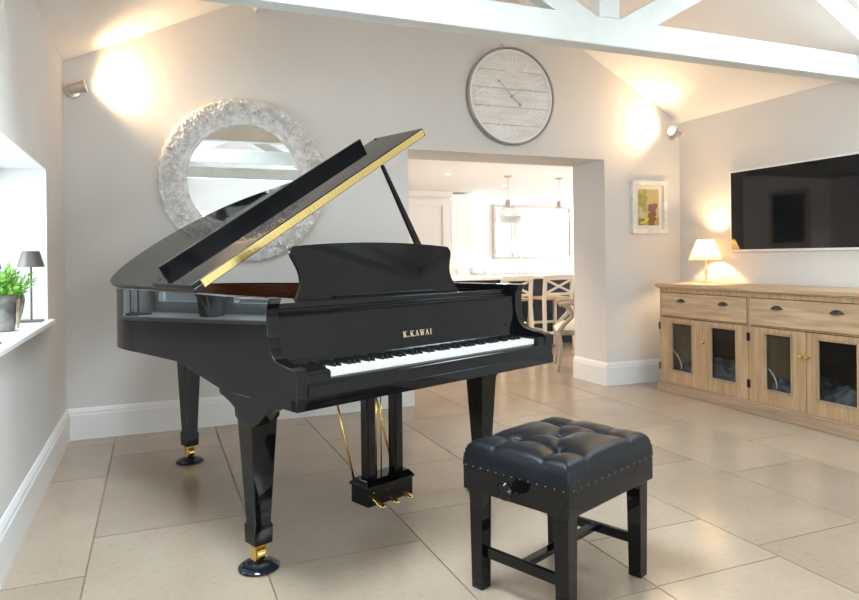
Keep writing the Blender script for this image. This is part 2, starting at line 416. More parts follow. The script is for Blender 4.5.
# ------------------------------------------------------------------ kitchen shell
KX0, KX1, KY1, KZ = 1.5, 13.5, 6.49, 2.40
bm = NB(); box(bm, KX0-T, KX1+T, KY1, KY1+T, 0, KZ+.02); struct('wall_kitchen_back', bm, kit_m)
bm = NB(); wall_x(bm, KX0-T, KX0, OY, KY1, 0, KZ+.02, []); struct('wall_kitchen_left', bm, kit_m)
bm = NB(); wall_x(bm, KX1, KX1+T, OY-.2, KY1, 0, KZ+.02, [(1.7, 5.3, .4, 2.3)]); struct('wall_kitchen_right', bm, kit_m)  # opening cut for the added side light
bm = NB()
for a, b, c, d in [(RX+T, 9.35, 0, KZ), (9.35, 10.45, 0, .3), (9.35, 10.45, 2.25, KZ), (10.45, 11.85, 0, KZ), (11.85, 12.95, 0, .3), (11.85, 12.95, 2.25, KZ), (12.95, KX1, 0, KZ)]: box(bm, a, b, .3, OY, c, d)
struct('wall_kitchen_front', bm, kit_m)
bm = NB(); box(bm, KX0-T, KX1+T, OY, KY1+T, KZ, KZ+.1); struct('ceiling_kitchen', bm, kit_m)
for i, (a, b) in enumerate([(9.35, 10.45), (11.85, 12.95)]):
    bm = NB()
    for q in [(a, a+.05, .3, 2.25), (b-.05, b, .3, 2.25)]: box(bm, q[0], q[1], .36, .42, q[2], q[3])
    for z in (.3, .93, 1.56, 2.2): box(bm, a+.05, b-.05, .37, .41, z, z+.045)
    for k in (1, 2): xx = a+(b-a)*k/3; box(bm, xx-.018, xx+.018, .372, .408, .34, 2.2)
    w_ = struct('window_%d' % (6+i), bm, white_m)
    bm = NB(); box(bm, a+.05, b-.05, .388, .392, .34, 2.2); struct('pane', bm, glass_m, w_)

# ------------------------------------------------------------------ grand piano
PX, PY, PTH = 1.011, -2.827, 0.382
piano = thing('grand_piano', 'black high gloss grand piano with its lid raised, in the middle of the stone floor', 'piano', (PX, PY, 0), PTH)
PM = Matrix.Translation((PX, PY, 0)) @ Matrix.Rotation(PTH, 4, 'Z')
ZB, ZT, W = .678, 1.067, 1.5
# outline of the curved case seen from above
tail = smooth_pts([(0, 1.45, 0), (0, 1.63, 0), (.035, 1.80, 0), (.15, 1.93, 0), (.35, 2.005, 0), (.57, 1.995, 0), (.77, 1.90, 0), (.91, 1.74, 0), (1.02, 1.52, 0), (1.14, 1.28, 0), (1.29, 1.07, 0), (1.42, .92, 0), (1.49, .78, 0), (1.5, .62, 0)], 7)
def ribbon(bm, pts, off0, off1, z0, z1):
    n = len(pts); A = []; 
    def offp(i, d):
        t = pts[min(i+1, n-1)]-pts[max(i-1, 0)]; t.normalize(); nr = Vector((t.y, -t.x, 0)); return pts[i]+nr*d
    R = [[bm.verts.new(offp(i, o)+Vector((0, 0, z))) for i in range(n)] for o, z in ((off0, z0), (off0, z1), (off1, z1), (off1, z0))]
    for k in range(4):
        a, b = R[k], R[(k+1) % 4]
        for i in range(n-1): bm.faces.new([a[i], a[i+1], b[i+1], b[i]])
    bm.faces.new([r[0] for r in R]); bm.faces.new([r[-1] for r in R][::-1])
def arm_profile(vend):
    top = smooth_pts([(.09, .836, 0), (.135, .848, 0), (.166, .878, 0), (.184, .925, 0), (.188, .968, 0), (.188, 1.0, 0), (.183, 1.035, 0), (.166, ZT, 0)], 4)
    p = [(0, ZB), (0, .805), (.004, .818), (.014, .825)] + [(q.x, q.y) for q in top]
    p += [(vend, ZT), (vend, .755)]
    if vend < 1.1: return p + [(.565, .755), (.565, ZB)]
    low = smooth_pts([(.563, .690, 0), (.560, .672, 0), (.525, .663, 0), (.475, .647, 0), (.430, .625, 0), (.408, .602, 0), (.395, .575, 0)], 3)
    p += [(.96, .757)] + [(q.x, q.y) for q in low]
    p += [(.30, .575), (.25, .60), (.20, .64), (.15, .665), (.12, .672), (.115, ZB)]
    return p
bm = NB()
prism(bm, arm_profile(1.47), lambda p, t: Vector((t, p[0], p[1])), 0, .052)
obj('bass_side_panel', bm, black_m, piano, bevel=.003)
bm = NB()
prism(bm, arm_profile(.64), lambda p, t: Vector((t, p[0], p[1])), W-.052, W)
obj('treble_side_panel', bm, black_m, piano, bevel=.003)
bm = NB(); ribbon(bm, tail, 0, .045, .755, ZT); obj('curved_rim', bm, black_m, piano, smooth='auto')
inner = [Vector((.053, .42, 0)), Vector((.053, 1.2, 0))]
bm = NB(); ribbon(bm, tail, .047, .056, .82, ZT-.006); obj('inner_rim_veneer', bm, mahog_m, piano, smooth='auto')
bm = NB(); box(bm, .055, W-.055, .03, .60, ZB, .748); obj('keybed', bm, black_m, piano, bevel=.003)
# soundboard, plate and strings inside the case
def inset(d):
    n = len(tail); o = []
    for i in range(n):
        t = tail[min(i+1, n-1)]-tail[max(i-1, 0)]; t.normalize(); o.append(tail[i]+Vector((t.y, -t.x, 0))*d)
    return [(p.x, p.y) for p in o] + [(W-d, .45), (d, .45)]
bm = NB(); prism(bm, inset(.058), lambda p, t: Vector((p[0], p[1], t)), .815, .83); obj('soundboard', bm, spruce_m, piano)
plate = NB()
pts = [Vector((.07, .5, 0))]+[Vector((p[0], p[1], 0)) for p in inset(.058)[:-2]]+[Vector((W-.07, .5, 0))]
ribbon(plate, pts, 0.0, .10, .905, .925); box(plate, .07, W-.07, .46, .66, .90, .93)
for x0, x1, y1 in [(.30, .16, 1.78), (.55, .45, 1.86), (.85, .80, 1.70), (1.12, 1.10, 1.28)]:
    d = Vector((x1-x0, y1-.6, 0)); Mx = Matrix.Translation((x0, .6, .925)) @ Matrix.Rotation(math.atan2(d.y, d.x), 4, 'Z'); box(plate, 0, d.length, -.012, .012, 0, .035, Mx)
obj('iron_plate', plate, iron_m, piano)
st = NB()
for k in range(90):
    x = .10+k*.0147; ymax = 1.80 if x < .75 else (1.80-(x-.75)*1.6)
    if x < .15: ymax = 1.6
    box(st, x-.0007, x+.0007, .50, max(.8, ymax), .941, .9424)
so = obj('strings', st, string_m, piano); so['kind'] = 'stuff'
# keys
key_z = .803; k0 = .155; kw = 1.235/52
nat = NB(); box(nat, .0006, kw-.0006, .030, .185, key_z-.024, key_z)
kn = obj('white_key', nat, ivory_m, piano); kn.location = (k0, 0, 0)
shp = NB(); taper(shp, [(0, .128, key_z-.004, .0062, .052), (0, .131, key_z+.015, .0048, .046)])
ks = obj('black_key', shp, ebony_m, piano); names = 'ABCDEFG'
first = True; firsts = True
for i in range(52):
    if i:
        c = kn.copy(); C.objects.link(c); c.parent = piano; c.location = (k0+i*kw, 0, 0)
    if names[i % 7] in 'ACDFG' and i < 51:
        c = ks if firsts else ks.copy()
        if not firsts: C.objects.link(c); c.parent = piano
        c.location = (k0+(i+1)*kw, 0, 0); firsts = False
for a, b in ((.053, k0-.002), (k0+52*kw+.002, W-.053)):
    bm = NB()
    prism(bm, [(.004, .748), (.004, .800), (.012, .811), (.03, .813), (.175, .815), (.175, .748)], lambda p, t: Vector((t, p[0], p[1])), a, b)
    obj('key_block', bm, black_m, piano, bevel=.002)
bm = NB(); box(bm, .0, W, -.006, .03, ZB, .722); prism(bm, [(-.002, ZB+.004), (-.002, .764), (.006, .774), (.020, .778), (.027, .778), (.027, ZB+.004)], lambda p, t: Vector((t, p[0], p[1])), .053, W-.053)
obj('key_slip', bm, black_m, piano, bevel=.002)
# fallboard
bm = NB()
fp = smooth_pts([(.172, .810, 0), (.182, .822, 0), (.190, .855, 0), (.196, .91, 0), (.202, .995, 0)], 4)
prism(bm, [(q.x, q.y) for q in fp]+[(.198, 1.008), (.214, 1.012), (.235, 1.005), (.225, .81)], lambda p, t: Vector((t, p[0], p[1])), .054, W-.054)
fb = obj('fallboard', bm, black_m, piano, bevel=.0015)
# lettering built from strokes
def stroke(bm, a, b, w_, fn, th=.0006):
    a = Vector((*a, 0)); b = Vector((*b, 0)); d = (b-a).normalized(); n = Vector((-d.y, d.x, 0))*w_/2
    prism(bm, [tuple((a+n).xy), tuple((b+n).xy), tuple((b-n).xy), tuple((a-n).xy)], fn, 0, th)
def serif(bm, x, y, w_, t, fn): stroke(bm, (x-w_/2, y), (x+w_/2, y), t, fn)
def letters(txt, h, fn, bold=.2, gap=.28):
    bm = NB(); x = 0; tk = h*bold; tn = h*.08; sf = h*.07
    for ch in txt:
        if ch == '.':
            stroke(bm, (x+tk*.1, tk*.5), (x+tk*1.1, tk*.5), tk, fn); x += tk*1.2+gap*h*1.1; continue
        if ch == 'I':
            stroke(bm, (x+h*.2, 0), (x+h*.2, h), tk, fn)
            for y in (sf/2, h-sf/2): serif(bm, x+h*.2, y, h*.42, sf, fn)
            x += h*.4
        if ch == 'K':
            stroke(bm, (x+h*.18, 0), (x+h*.18, h), tk, fn)
            stroke(bm, (x+h*.28, h*.42), (x+h*.78, h), tn, fn); stroke(bm, (x+h*.40, h*.55), (x+h*.80, 0), tk, fn)
            for px_, y in ((.18, sf/2), (.18, h-sf/2), (.78, h-sf/2), (.80, sf/2)): serif(bm, x+h*px_, y, h*.36, sf, fn)
            x += h*.95
        if ch == 'A':
            stroke(bm, (x+h*.12, 0), (x+h*.5, h), tn, fn); stroke(bm, (x+h*.46, h), (x+h*.82, 0), tk, fn); stroke(bm, (x+h*.25, h*.32), (x+h*.7, h*.32), tn, fn)
            for px_ in (.12, .82): serif(bm, x+h*px_, sf/2, h*.32, sf, fn)
            x += h*.95
        if ch == 'W':
            for a, b, t_ in ((.1, .38, tk), (.38, .60, tn), (.55, .83, tk), (.83, 1.08, tn)):
                up_ = a in (.38, .83)
                stroke(bm, (x+h*a, 0 if up_ else h), (x+h*b, h if up_ else 0), t_, fn)
            for px_ in (.1, .6, 1.08): serif(bm, x+h*px_, h-sf/2, h*.3, sf, fn)
            x += h*1.15
        if ch == 'V':
            stroke(bm, (x+h*.1, h), (x+h*.4, 0), tk, fn); stroke(bm, (x+h*.4, 0), (x+h*.68, h), tn, fn)
            for px_ in (.1, .68): serif(bm, x+h*px_, h-sf/2, h*.26, sf, fn)
            x += h*.75
        if ch == 'X':
            stroke(bm, (x+h*.1, h), (x+h*.65, 0), tk, fn); stroke(bm, (x+h*.12, 0), (x+h*.63, h), tn, fn)
            for px_, y in ((.1, h-sf/2), (.65, sf/2), (.12, sf/2), (.63, h-sf/2)): serif(bm, x+h*px_, y, h*.24, sf, fn)
            x += h*.75
        x += gap*h
    return bm, x-gap*h
# face of the fallboard near z .87: slopes gently back
fx = .1915
fn = lambda p, t: Vector((.672+p[0], fx-.0015-t+(p[1])*.09, .864+p[1]))
bm, wd = letters('K.KAWAI', .0250, fn)
sc_ = .172/wd
for v in bm.verts: v.co.x = .672+(v.co.x-.672)*sc_
lo = obj('gold_lettering', bm, gold_m, fb)
# brass lock knob at the treble cheek
bm = NB(); lathe(bm, [(.006, 0), (.006, .006), (.004, .009), (.0, .010)], 12, Matrix.Translation((W-.0525, .125, .872)) @ Matrix.Rotation(-PI/2, 4, 'Y'), caps=False)
obj('brass_knob', bm, brass_m, piano, smooth=True)
# music shelf and desk
bm = NB(); box(bm, .056, W-.056, .235, .45, 1.020, 1.042); box(bm, .056, .30, .45, .66, 1.020, 1.042); box(bm, W-.30, W-.056, .45, .66, 1.020, 1.042)
sh = obj('music_shelf', bm, black_m, piano, bevel=.003)
bm = NB(); box(bm, .056, W-.056, .226, .246, 1.008, 1.020); obj('shelf_lip', bm, black_m, sh, bevel=.002)
def deskf(p, t):
    z = p[1]-1.042; return Vector((p[0], .395+z*.25+t, p[1]+.003))
half = [(.495, 1.038), (.485, 1.046), (.462, 1.085), (.452, 1.12), (.455, 1.155), (.468, 1.19), (.480, 1.215), (.484, 1.240), (.474, 1.256), (.455, 1.263), (.28, 1.275), (.09, 1.281)]
dp = smooth_pts([(.75+a, b, 0) for a, b in half]+[(.75-a, b, 0) for a, b in half[::-1]], 3)
bm = NB(); prism(bm, [(q.x, q.y) for q in dp], deskf, 0, .016)
dk = obj('music_desk', bm, black_m, piano, bevel=.002)
bm = NB(); box(bm, .45, 1.05, .380, .396, 1.042, 1.052); obj('desk_ledge', bm, black_m, dk, bevel=.002)
bm = NB(); tube(bm, [(.60, .57, 1.03), (.60, .450, 1.18)], .006); tube(bm, [(.90, .57, 1.03), (.90, .450, 1.18)], .006); obj('desk_prop', bm, brass_m, dk)

# lid
LA, HU, HZ, VH, LL = .549, -.020, 1.070, .716, 1.58
ca, sa = math.cos(LA), math.sin(LA)
def lid(s, v, t): return Vector((HU+s*ca-t*sa, v, HZ+s*sa+t*ca))
T1 = .0215
lo_pts = [(0, VH), (LL, VH)]
n = len(tail); outer = []
for i in range(n):
    t = tail[min(i+1, n-1)]-tail[max(i-1, 0)]; t.normalize(); q = tail[i]+Vector((t.y, -t.x, 0))*(-.016); outer.append(q)
outer = [q for q in outer if q.y > VH+.02][::-1]
lidpts = lo_pts + [((q.x-HU)*LL/(1.516-HU), q.y) for q in outer]
bm = NB(); prism(bm, lidpts, lambda p, t: lid(p[0], p[1], t), 0, T1)
ld = obj('lid', bm, black_m, piano, bevel=.003)
bm = NB(); prism(bm, [(0.0, VH+.002), (LL, VH+.002), (LL, VH+.415), (0.0, VH+.415)], lambda p, t: lid(p[0], p[1], t), T1+.001, T1*2+.001)
fl = obj('folded_front_flap', bm, black_m, ld, bevel=.003)
T2 = 2*T1+.001
bm = NB(); prism(bm, [(.045, VH-.004), (LL-.012, VH-.004), (LL-.012, VH+.003), (.045, VH+.003)], lambda p, t: lid(p[0], p[1], t), .0045, T2-.0045)
for k in range(60):
    s = .047+k*(LL-.060)/60
    prism(bm, [(s+.001, VH-.007), (s+.0245, VH-.007), (s+.0245, VH-.003), (s+.001, VH-.003)], lambda p, t: lid(p[0], p[1], t), .012, T2-.011)
obj('brass_piano_hinge', bm, hinge_m, ld)
bm = NB(); prism(bm, [(.06, VH+.390), (1.455, VH+.390), (1.455, VH+.408), (.06, VH+.408)], lambda p, t: lid(p[0], p[1], t), T2, T2+.050)
obj('flap_batten', bm, black_m, fl, bevel=.002)
for s, v in ((.030, VH+.385), (1.555, VH+.385)):
    bm = NB(); Mx = PM.inverted() @ PM
    c = lid(s, v, T2); ax = lid(0, 0, 1)-lid(0, 0, 0)
    Mx = Matrix.Translation(c) @ Vector((0, 0, 1)).rotation_difference(ax).to_matrix().to_4x4()
    lathe(bm, [(.007, 0), (.007, .004), (.005, .006)], 14, Mx); obj('rubber_bumper', bm, rubber_m, fl)
# prop stick
bm = NB()
a = Vector((1.448, .73, .99)); b = lid(1.215, .73, 0)
d = (b-a); L = d.length; d.normalize(); y = Vector((0, 1, 0)); x = d.cross(y).normalized()
Mx = Matrix((x, x.cross(-d).normalized()*-1, d)).transposed().to_4x4(); Mx = Matrix((x, d.cross(x).normalized(), d)).transposed().to_4x4(); Mx.translation = a
taper(bm, [(0, 0, 0, .020, .010), (0, 0, L*.12, .026, .010), (0, 0, L*.3, .020, .010), (0, 0, L*.97, .008, .009), (0, 0, L-.004, .007, .009)], Mx)
obj('lid_prop', bm, black_m, piano, bevel=.002)
# legs
def piano_leg(u, v, top, bracket):
    bm = NB()
    secs = [(u, v, .098, .030, .030), (u, v, .103, .039, .039), (u, v, .172, .041, .041), (u, v, .184, .035, .035)]
    if bracket: secs += [(u, v, .585, .056, .056), (u, v, .600, .063, .063), (u, v, .635, .064, .064), (u, v, top, .068, .070)]
    else: secs += [(u, v, top, .060, .060)]
    taper(bm, secs)
    l = obj('leg', bm, black_m, piano, bevel=.003)
    bm = NB()
    for s in (-1, 1): box(bm, u+s*.024-.004, u+s*.024+.004, v-.016, v+.016, .038, .092)
    box(bm, u-.028, u+.028, v-.018, v+.018, .088, .099)
    obj('caster_fork', bm, brass_m, l, bevel=.0015)
    bm = NB(); lathe(bm, [(.020, -.018), (.026, -.015), (.026, .015), (.020, .018)], 24, Matrix.Translation((u, v, .0575)) @ Matrix.Rotation(PI/2, 4, 'Y'))
    obj('caster_wheel', bm, brass_m, l, smooth='auto')
LEGS = [(.066, .378, .69), (1.345, .340, .689), (.49, 1.925, .82)]
for u, v, tp in LEGS: piano_leg(u, v, tp, tp < .7)
bm = NB(); box(bm, .38, .62, 1.60, 1.95, .79, .815); box(bm, .1, 1.2, .90, .98, .765, .815); box(bm, .7, .80, .98, 1.7, .765, .815); obj('case_brace', bm, black_m, piano)
lab = ['black round caster cup under the front left piano leg', 'black round caster cup under the front right piano leg, behind the stool', 'black round caster cup under the rear piano leg near the wall']
for (u, v, tp), lb in zip(LEGS, lab):
    p = PM @ Vector((u, v, 0))
    bm = NB(); lathe(bm, [(.074, .0), (.080, .004), (.080, .010), (.070, .018), (.053, .022), (.048, .029), (.040, .0305)], 40)
    o = obj('caster_cup', bm, mat('cup_lacquer', (.008, .013, .02), .08), None, smooth='auto'); o.location = (p.x, p.y, 0); tag(o, lb, 'caster cup', 'caster cups under the piano legs')
# pedal lyre
ly = .455; lc = .758
bm = NB(); box(bm, lc-.137, lc+.137, ly-.070, ly+.055, .082, .165)
lb = obj('pedal_box', bm, black_m, piano, bevel=.004)
bm = NB(); taper(bm, [(lc, ly-.008, .165, .144, .070), (lc, ly-.008, .173, .144, .070), (lc, ly-.008, .198, .128, .046)]); obj('pedal_box_cap', bm, black_m, lb, bevel=.002)
for s in (-1, 1):
    bm = NB(); box(bm, lc+s*.084-.027, lc+s*.084+.027, ly-.032, ly+.012, .19, .69)
    box(bm, lc+s*.084-.018, lc+s*.084+.018, ly-.037, ly+.017, .21, .685)
    obj('lyre_pillar', bm, black_m, piano, bevel=.003)
for s in (-1, 0, 1):
    bm = NB()
    x = lc-.030+s*.083
    pth = [(ly-.06, .122, .010), (ly-.085, .120, .010), (ly-.105, .115, .012), (ly-.122, .109, .017), (ly-.140, .105, .019), (ly-.153, .103, .016), (ly-.160, .103, .008)]
    rings = []
    for y_, z_, hw in pth: rings.append([bm.verts.new((x+a*hw, y_, z_+b)) for a, b in ((-1, 0), (-.6, .006), (.6, .006), (1, 0), (.6, -.004), (-.6, -.004))])
    for A, B in zip(rings, rings[1:]):
        for k in range(6): bm.faces.new([A[k], A[(k+1) % 6], B[(k+1) % 6], B[k]])
    bm.faces.new(rings[0]); bm.faces.new(rings[-1][::-1])
    obj('brass_pedal', bm, brass_m, lb, smooth=True)
for s in (-1, 1):
    bm = NB(); tube(bm, [(lc+s*.12, ly+.05, .165), (lc+s*.12, ly+.27, .757)], .0065, 10); obj('brass_lyre_brace', bm, brass_m, piano, smooth=True)
for s in (-1, 0, 1):
    bm = NB(); tube(bm, [(lc+s*.03, ly+.035, .18), (lc+s*.03, ly+.035, .68)], .0035, 8); obj('pedal_rod', bm, brass_m, piano, smooth=True)

# ------------------------------------------------------------------ piano stool
BT = 1.966
st_loc = (1.781, -3.331, 0)
stool = thing('piano_stool', 'black square piano stool with buttoned leather seat and side knob, in front of the keyboard', 'stool', st_loc, BT-PI)
# local frame: x runs along e2*-1 ... use matrix with axes e1 (to keyboard) and e2 (to the right)
e1 = Vector((math.cos(BT), math.sin(BT), 0)); e2 = Vector((e1.y, -e1.x, 0))
RI = Matrix.Rotation(-(BT-PI), 4, 'Z')
ax_a = (RI @ e1); ax_b = (RI @ e2)
SM = Matrix((ax_a, ax_b, Vector((0, 0, 1)))).transposed().to_4x4()
SD, SW, SB, STP = .456, .566, .363, .455
bm = NB(); box(bm, 0, SD, 0, SW, SB, STP, SM); ap = obj('apron', bm, black_m, stool, bevel=.004)
for a in (.017, SD-.071):
    for b in (.017, SW-.071):
        bm = NB(); taper(bm, [(a+.027, b+.027, 0, .025, .025), (a+.027, b+.027, SB, .029, .029)], SM); obj('leg', bm, black_m, stool, bevel=.003)
zs_ = .135
for b in (.047, SW-.047):
    bm = NB(); box(bm, .06, SD-.06, b-.010, b+.010, zs_-.018, zs_+.018, SM); obj('side_stretcher', bm, black_m, stool, bevel=.002)
bm = NB(); box(bm, SD/2-.018, SD/2+.018, .057, SW-.057, zs_-.010, zs_+.010, SM); obj('cross_stretcher', bm, black_m, stool, bevel=.002)
# cushion
def cushion():
    bm = NB(); nx, ny = 70, 86; grid = []
    btn = [(a, b) for a in (.33, .67) for b in (.2, .5, .8)]
    btn = [(.30, .25), (.30, .75), (.5, .5), (.70, .25), (.70, .75)]
    cr = []
    for i, p in enumerate(btn):
        for q in btn[i+1:]:
            if abs(math.hypot((p[0]-q[0])*SD, (p[1]-q[1])*SW)) < .20: cr.append((p, q))
    for p, e in (((.30, .25), (.25, 0)), ((.30, .25), (0, .25)), ((.30, .75), (0, .75)), ((.30, .75), (.3, 1)), ((.70, .25), (.70, 0)), ((.70, .25), (1, .25)), ((.70, .75), (1, .75)), ((.70, .75), (.7, 1))): cr.append((p, e))
    def segd(a, b, p, q):
        ax, ay, bx, by, px_, py_ = a*SD, b*SW, p[0]*SD, p[1]*SW, q[0]*SD, q[1]*SW
        dx, dy = px_-bx, py_-by; t = max(0, min(1, ((ax-bx)*dx+(ay-by)*dy)/(dx*dx+dy*dy+1e-9)))
        return math.hypot(ax-bx-dx*t, ay-by-dy*t)
    base = STP+.012
    for i in range(nx+1):
        row = []
        for j in range(ny+1):
            a, b = i/nx, j/ny
            ed = min(a*SD, (1-a)*SD, b*SW, (1-b)*SW)
            z = .074*(1-math.exp(-ed/.015)) + .022*math.sin(PI*a)**.8*math.sin(PI*b)**.8
            for p in btn:
                d2 = ((a-p[0])*SD)**2+((b-p[1])*SW)**2; z -= .027*math.exp(-d2/(2*.016**2)) + .012*math.exp(-d2/(2*.045**2))
            c = min(segd(a, b, p, q) for p, q in cr)
            z -= .004*math.exp(-(c/.009)**2)*min(1, ed/.03) + .006*math.exp(-(c/.035)**2)*min(1, ed/.06)
            bul = .009*min(1, z/.055)
            x = a*SD; y = b*SW
            row.append(bm.verts.new(SM @ Vector((x+(a-.5)*2*bul, y+(b-.5)*2*bul, base+z))))
        grid.append(row)
    for i in range(nx):
        for j in range(ny): bm.faces.new([grid[i][j], grid[i+1][j], grid[i+1][j+1], grid[i][j+1]])
    # skirt
    edge = [grid[i][0] for i in range(nx)]+[grid[nx][j] for j in range(ny)]+[grid[i][ny] for i in range(nx, 0, -1)]+[grid[0][j] for j in range(ny, 0, -1)]
    lo1 = []
    Mi = SM.inverted()
    for v in edge:
        q = Mi @ v.co; x = min(max(q.x, -.006), SD+.006); y = min(max(q.y, -.006), SW+.006)
        lo1.append(bm.verts.new(SM @ Vector((min(max(q.x, -.002), SD+.002), min(max(q.y, -.002), SW+.002), STP-.006))))
    for k in range(len(edge)): bm.faces.new([edge[k], edge[(k+1) % len(edge)], lo1[(k+1) % len(edge)], lo1[k]])
    bm.faces.new(lo1)
    return bm, btn, base
bm, btn, base = cushion()
cu = obj('leather_cushion', bm, leather_m, stool, smooth=True)
md = cu.modifiers.new('edge_split', 'EDGE_SPLIT'); md.split_angle = math.radians(75)
for p in btn:
    bm = NB(); lathe(bm, [(.009, 0), (.0085, .003), (.005, .0055), (.001, .006)], 14, SM @ Matrix.Translation((p[0]*SD, p[1]*SW, base+.068))); obj('leather_button', bm, leather_m, cu, smooth=True)
nail0 = None
for k in range(13):
    t = (k+.5)/13
    for p in ((t*SD, -.004), (t*SD, SW+.004), (-.004, t*SW), (SD+.004, t*SW)):
        if nail0 is None:
            bm = NB(); bmesh.ops.create_icosphere(bm, subdivisions=1, radius=.0027)
            nail0 = obj('nail_head', bm, mat('bright_nickel_nail', (.30, .29, .27), .3, 1), stool, smooth=True); q = nail0
        else: q = nail0.copy(); C.objects.link(q); q.parent = stool
        q.location = SM @ Vector((p[0], p[1], STP-.001))
bm = NB()
kx = SD*.49
Mx = SM @ Matrix.Translation((kx, 0, .418)) @ Matrix.Rotation(PI/2, 4, 'X')
lathe(bm, [(.030, 0), (.030, .006), (.011, .010), (.010, .024), (.022, .030), (.031, .042), (.032, .052), (.025, .063), (.010, .069), (.001, .070)], 28, Mx); obj('adjusting_knob', bm, black_m, stool, smooth='auto')

# ------------------------------------------------------------------ round carved mirror on the back wall
def round_mirror():
    cx, cz, R = 1.193, 1.800, .605
    t = thing('round_wall_mirror', 'large round mirror in an ornate white carved frame, on the wall behind the piano', 'mirror', (cx, -.002, cz))
    bm = NB(); NA, NC = 720, 26; rings = []
    prof = [(.600, .0), (.605, .02), (.600, .035)]
    for k in range(23): s = k/22; prof.append((.592-.132*s, .045+.022*math.sin(PI*(.15+.8*s))))
    prof += [(.455, .040), (.452, .046), (.444, .050), (.437, .044), (.434, .032), (.427, .030), (.421, .036), (.413, .036), (.409, .026), (.405, .012)]
    for i in range(NA):
        a = 2*PI*i/NA; rg = []
        for j, (r, d) in enumerate(prof):
            h = 0
            rr = r
            if 3 <= j <= 25:
                s = (j-3)/22
                env = math.sin(PI*min(1, max(0, s*1.02)))**.5 if 0 < s < 1 else 0
                # scrolling leaves around the ring
                P = Vector((r*math.cos(a)*62, r*math.sin(a)*62, 3.1)); nz = noise.noise(P)
                ang = a*52 + 9*s
                sc1 = abs(math.sin(ang/2+1.2*math.sin(s*6+a*15)))
                vd = noise.voronoi(P*.62)[0]; h = env*(.010*(sc1-.5)+.018*nz+.050*min(1, (vd[1]-vd[0])*1.6)-.014)
            if j < 5: rr = r + 0.004*math.sin(a*52)+.005*noise.noise(Vector((math.cos(a)*14, math.sin(a)*14, 0)))
            rg.append(bm.verts.new((rr*math.cos(a), -(d+h), rr*math.sin(a))))
        rings.append(rg)
    for i in range(NA):
        A, B = rings[i], rings[(i+1) % NA]
        for j in range(len(prof)-1): bm.faces.new([A[j], B[j], B[j+1], A[j+1]])
    fr_m = add_noise(mat('whitewashed_carving', (.72, .69, .66), .6), (.60, .56, .53), (.84, .82, .80), 22, 4)
    obj('carved_frame', bm, fr_m, t, smooth=True)
    bm = NB(); lathe(bm, [(.410, -.012), (.410, -.014), (0.001, -.014)], 96, Matrix.Rotation(-PI/2, 4, 'X') @ Matrix.Scale(-1, 4, (0, 0, 1)) @ Matrix.Scale(1, 4), caps=False)
    bm.free(); bm = NB(); lathe(bm, [(.410, .0), (.410, .014)], 96, Matrix.Rotation(PI/2, 4, 'X')); obj('mirror_glass', bm, mirror_m, t)
round_mirror()

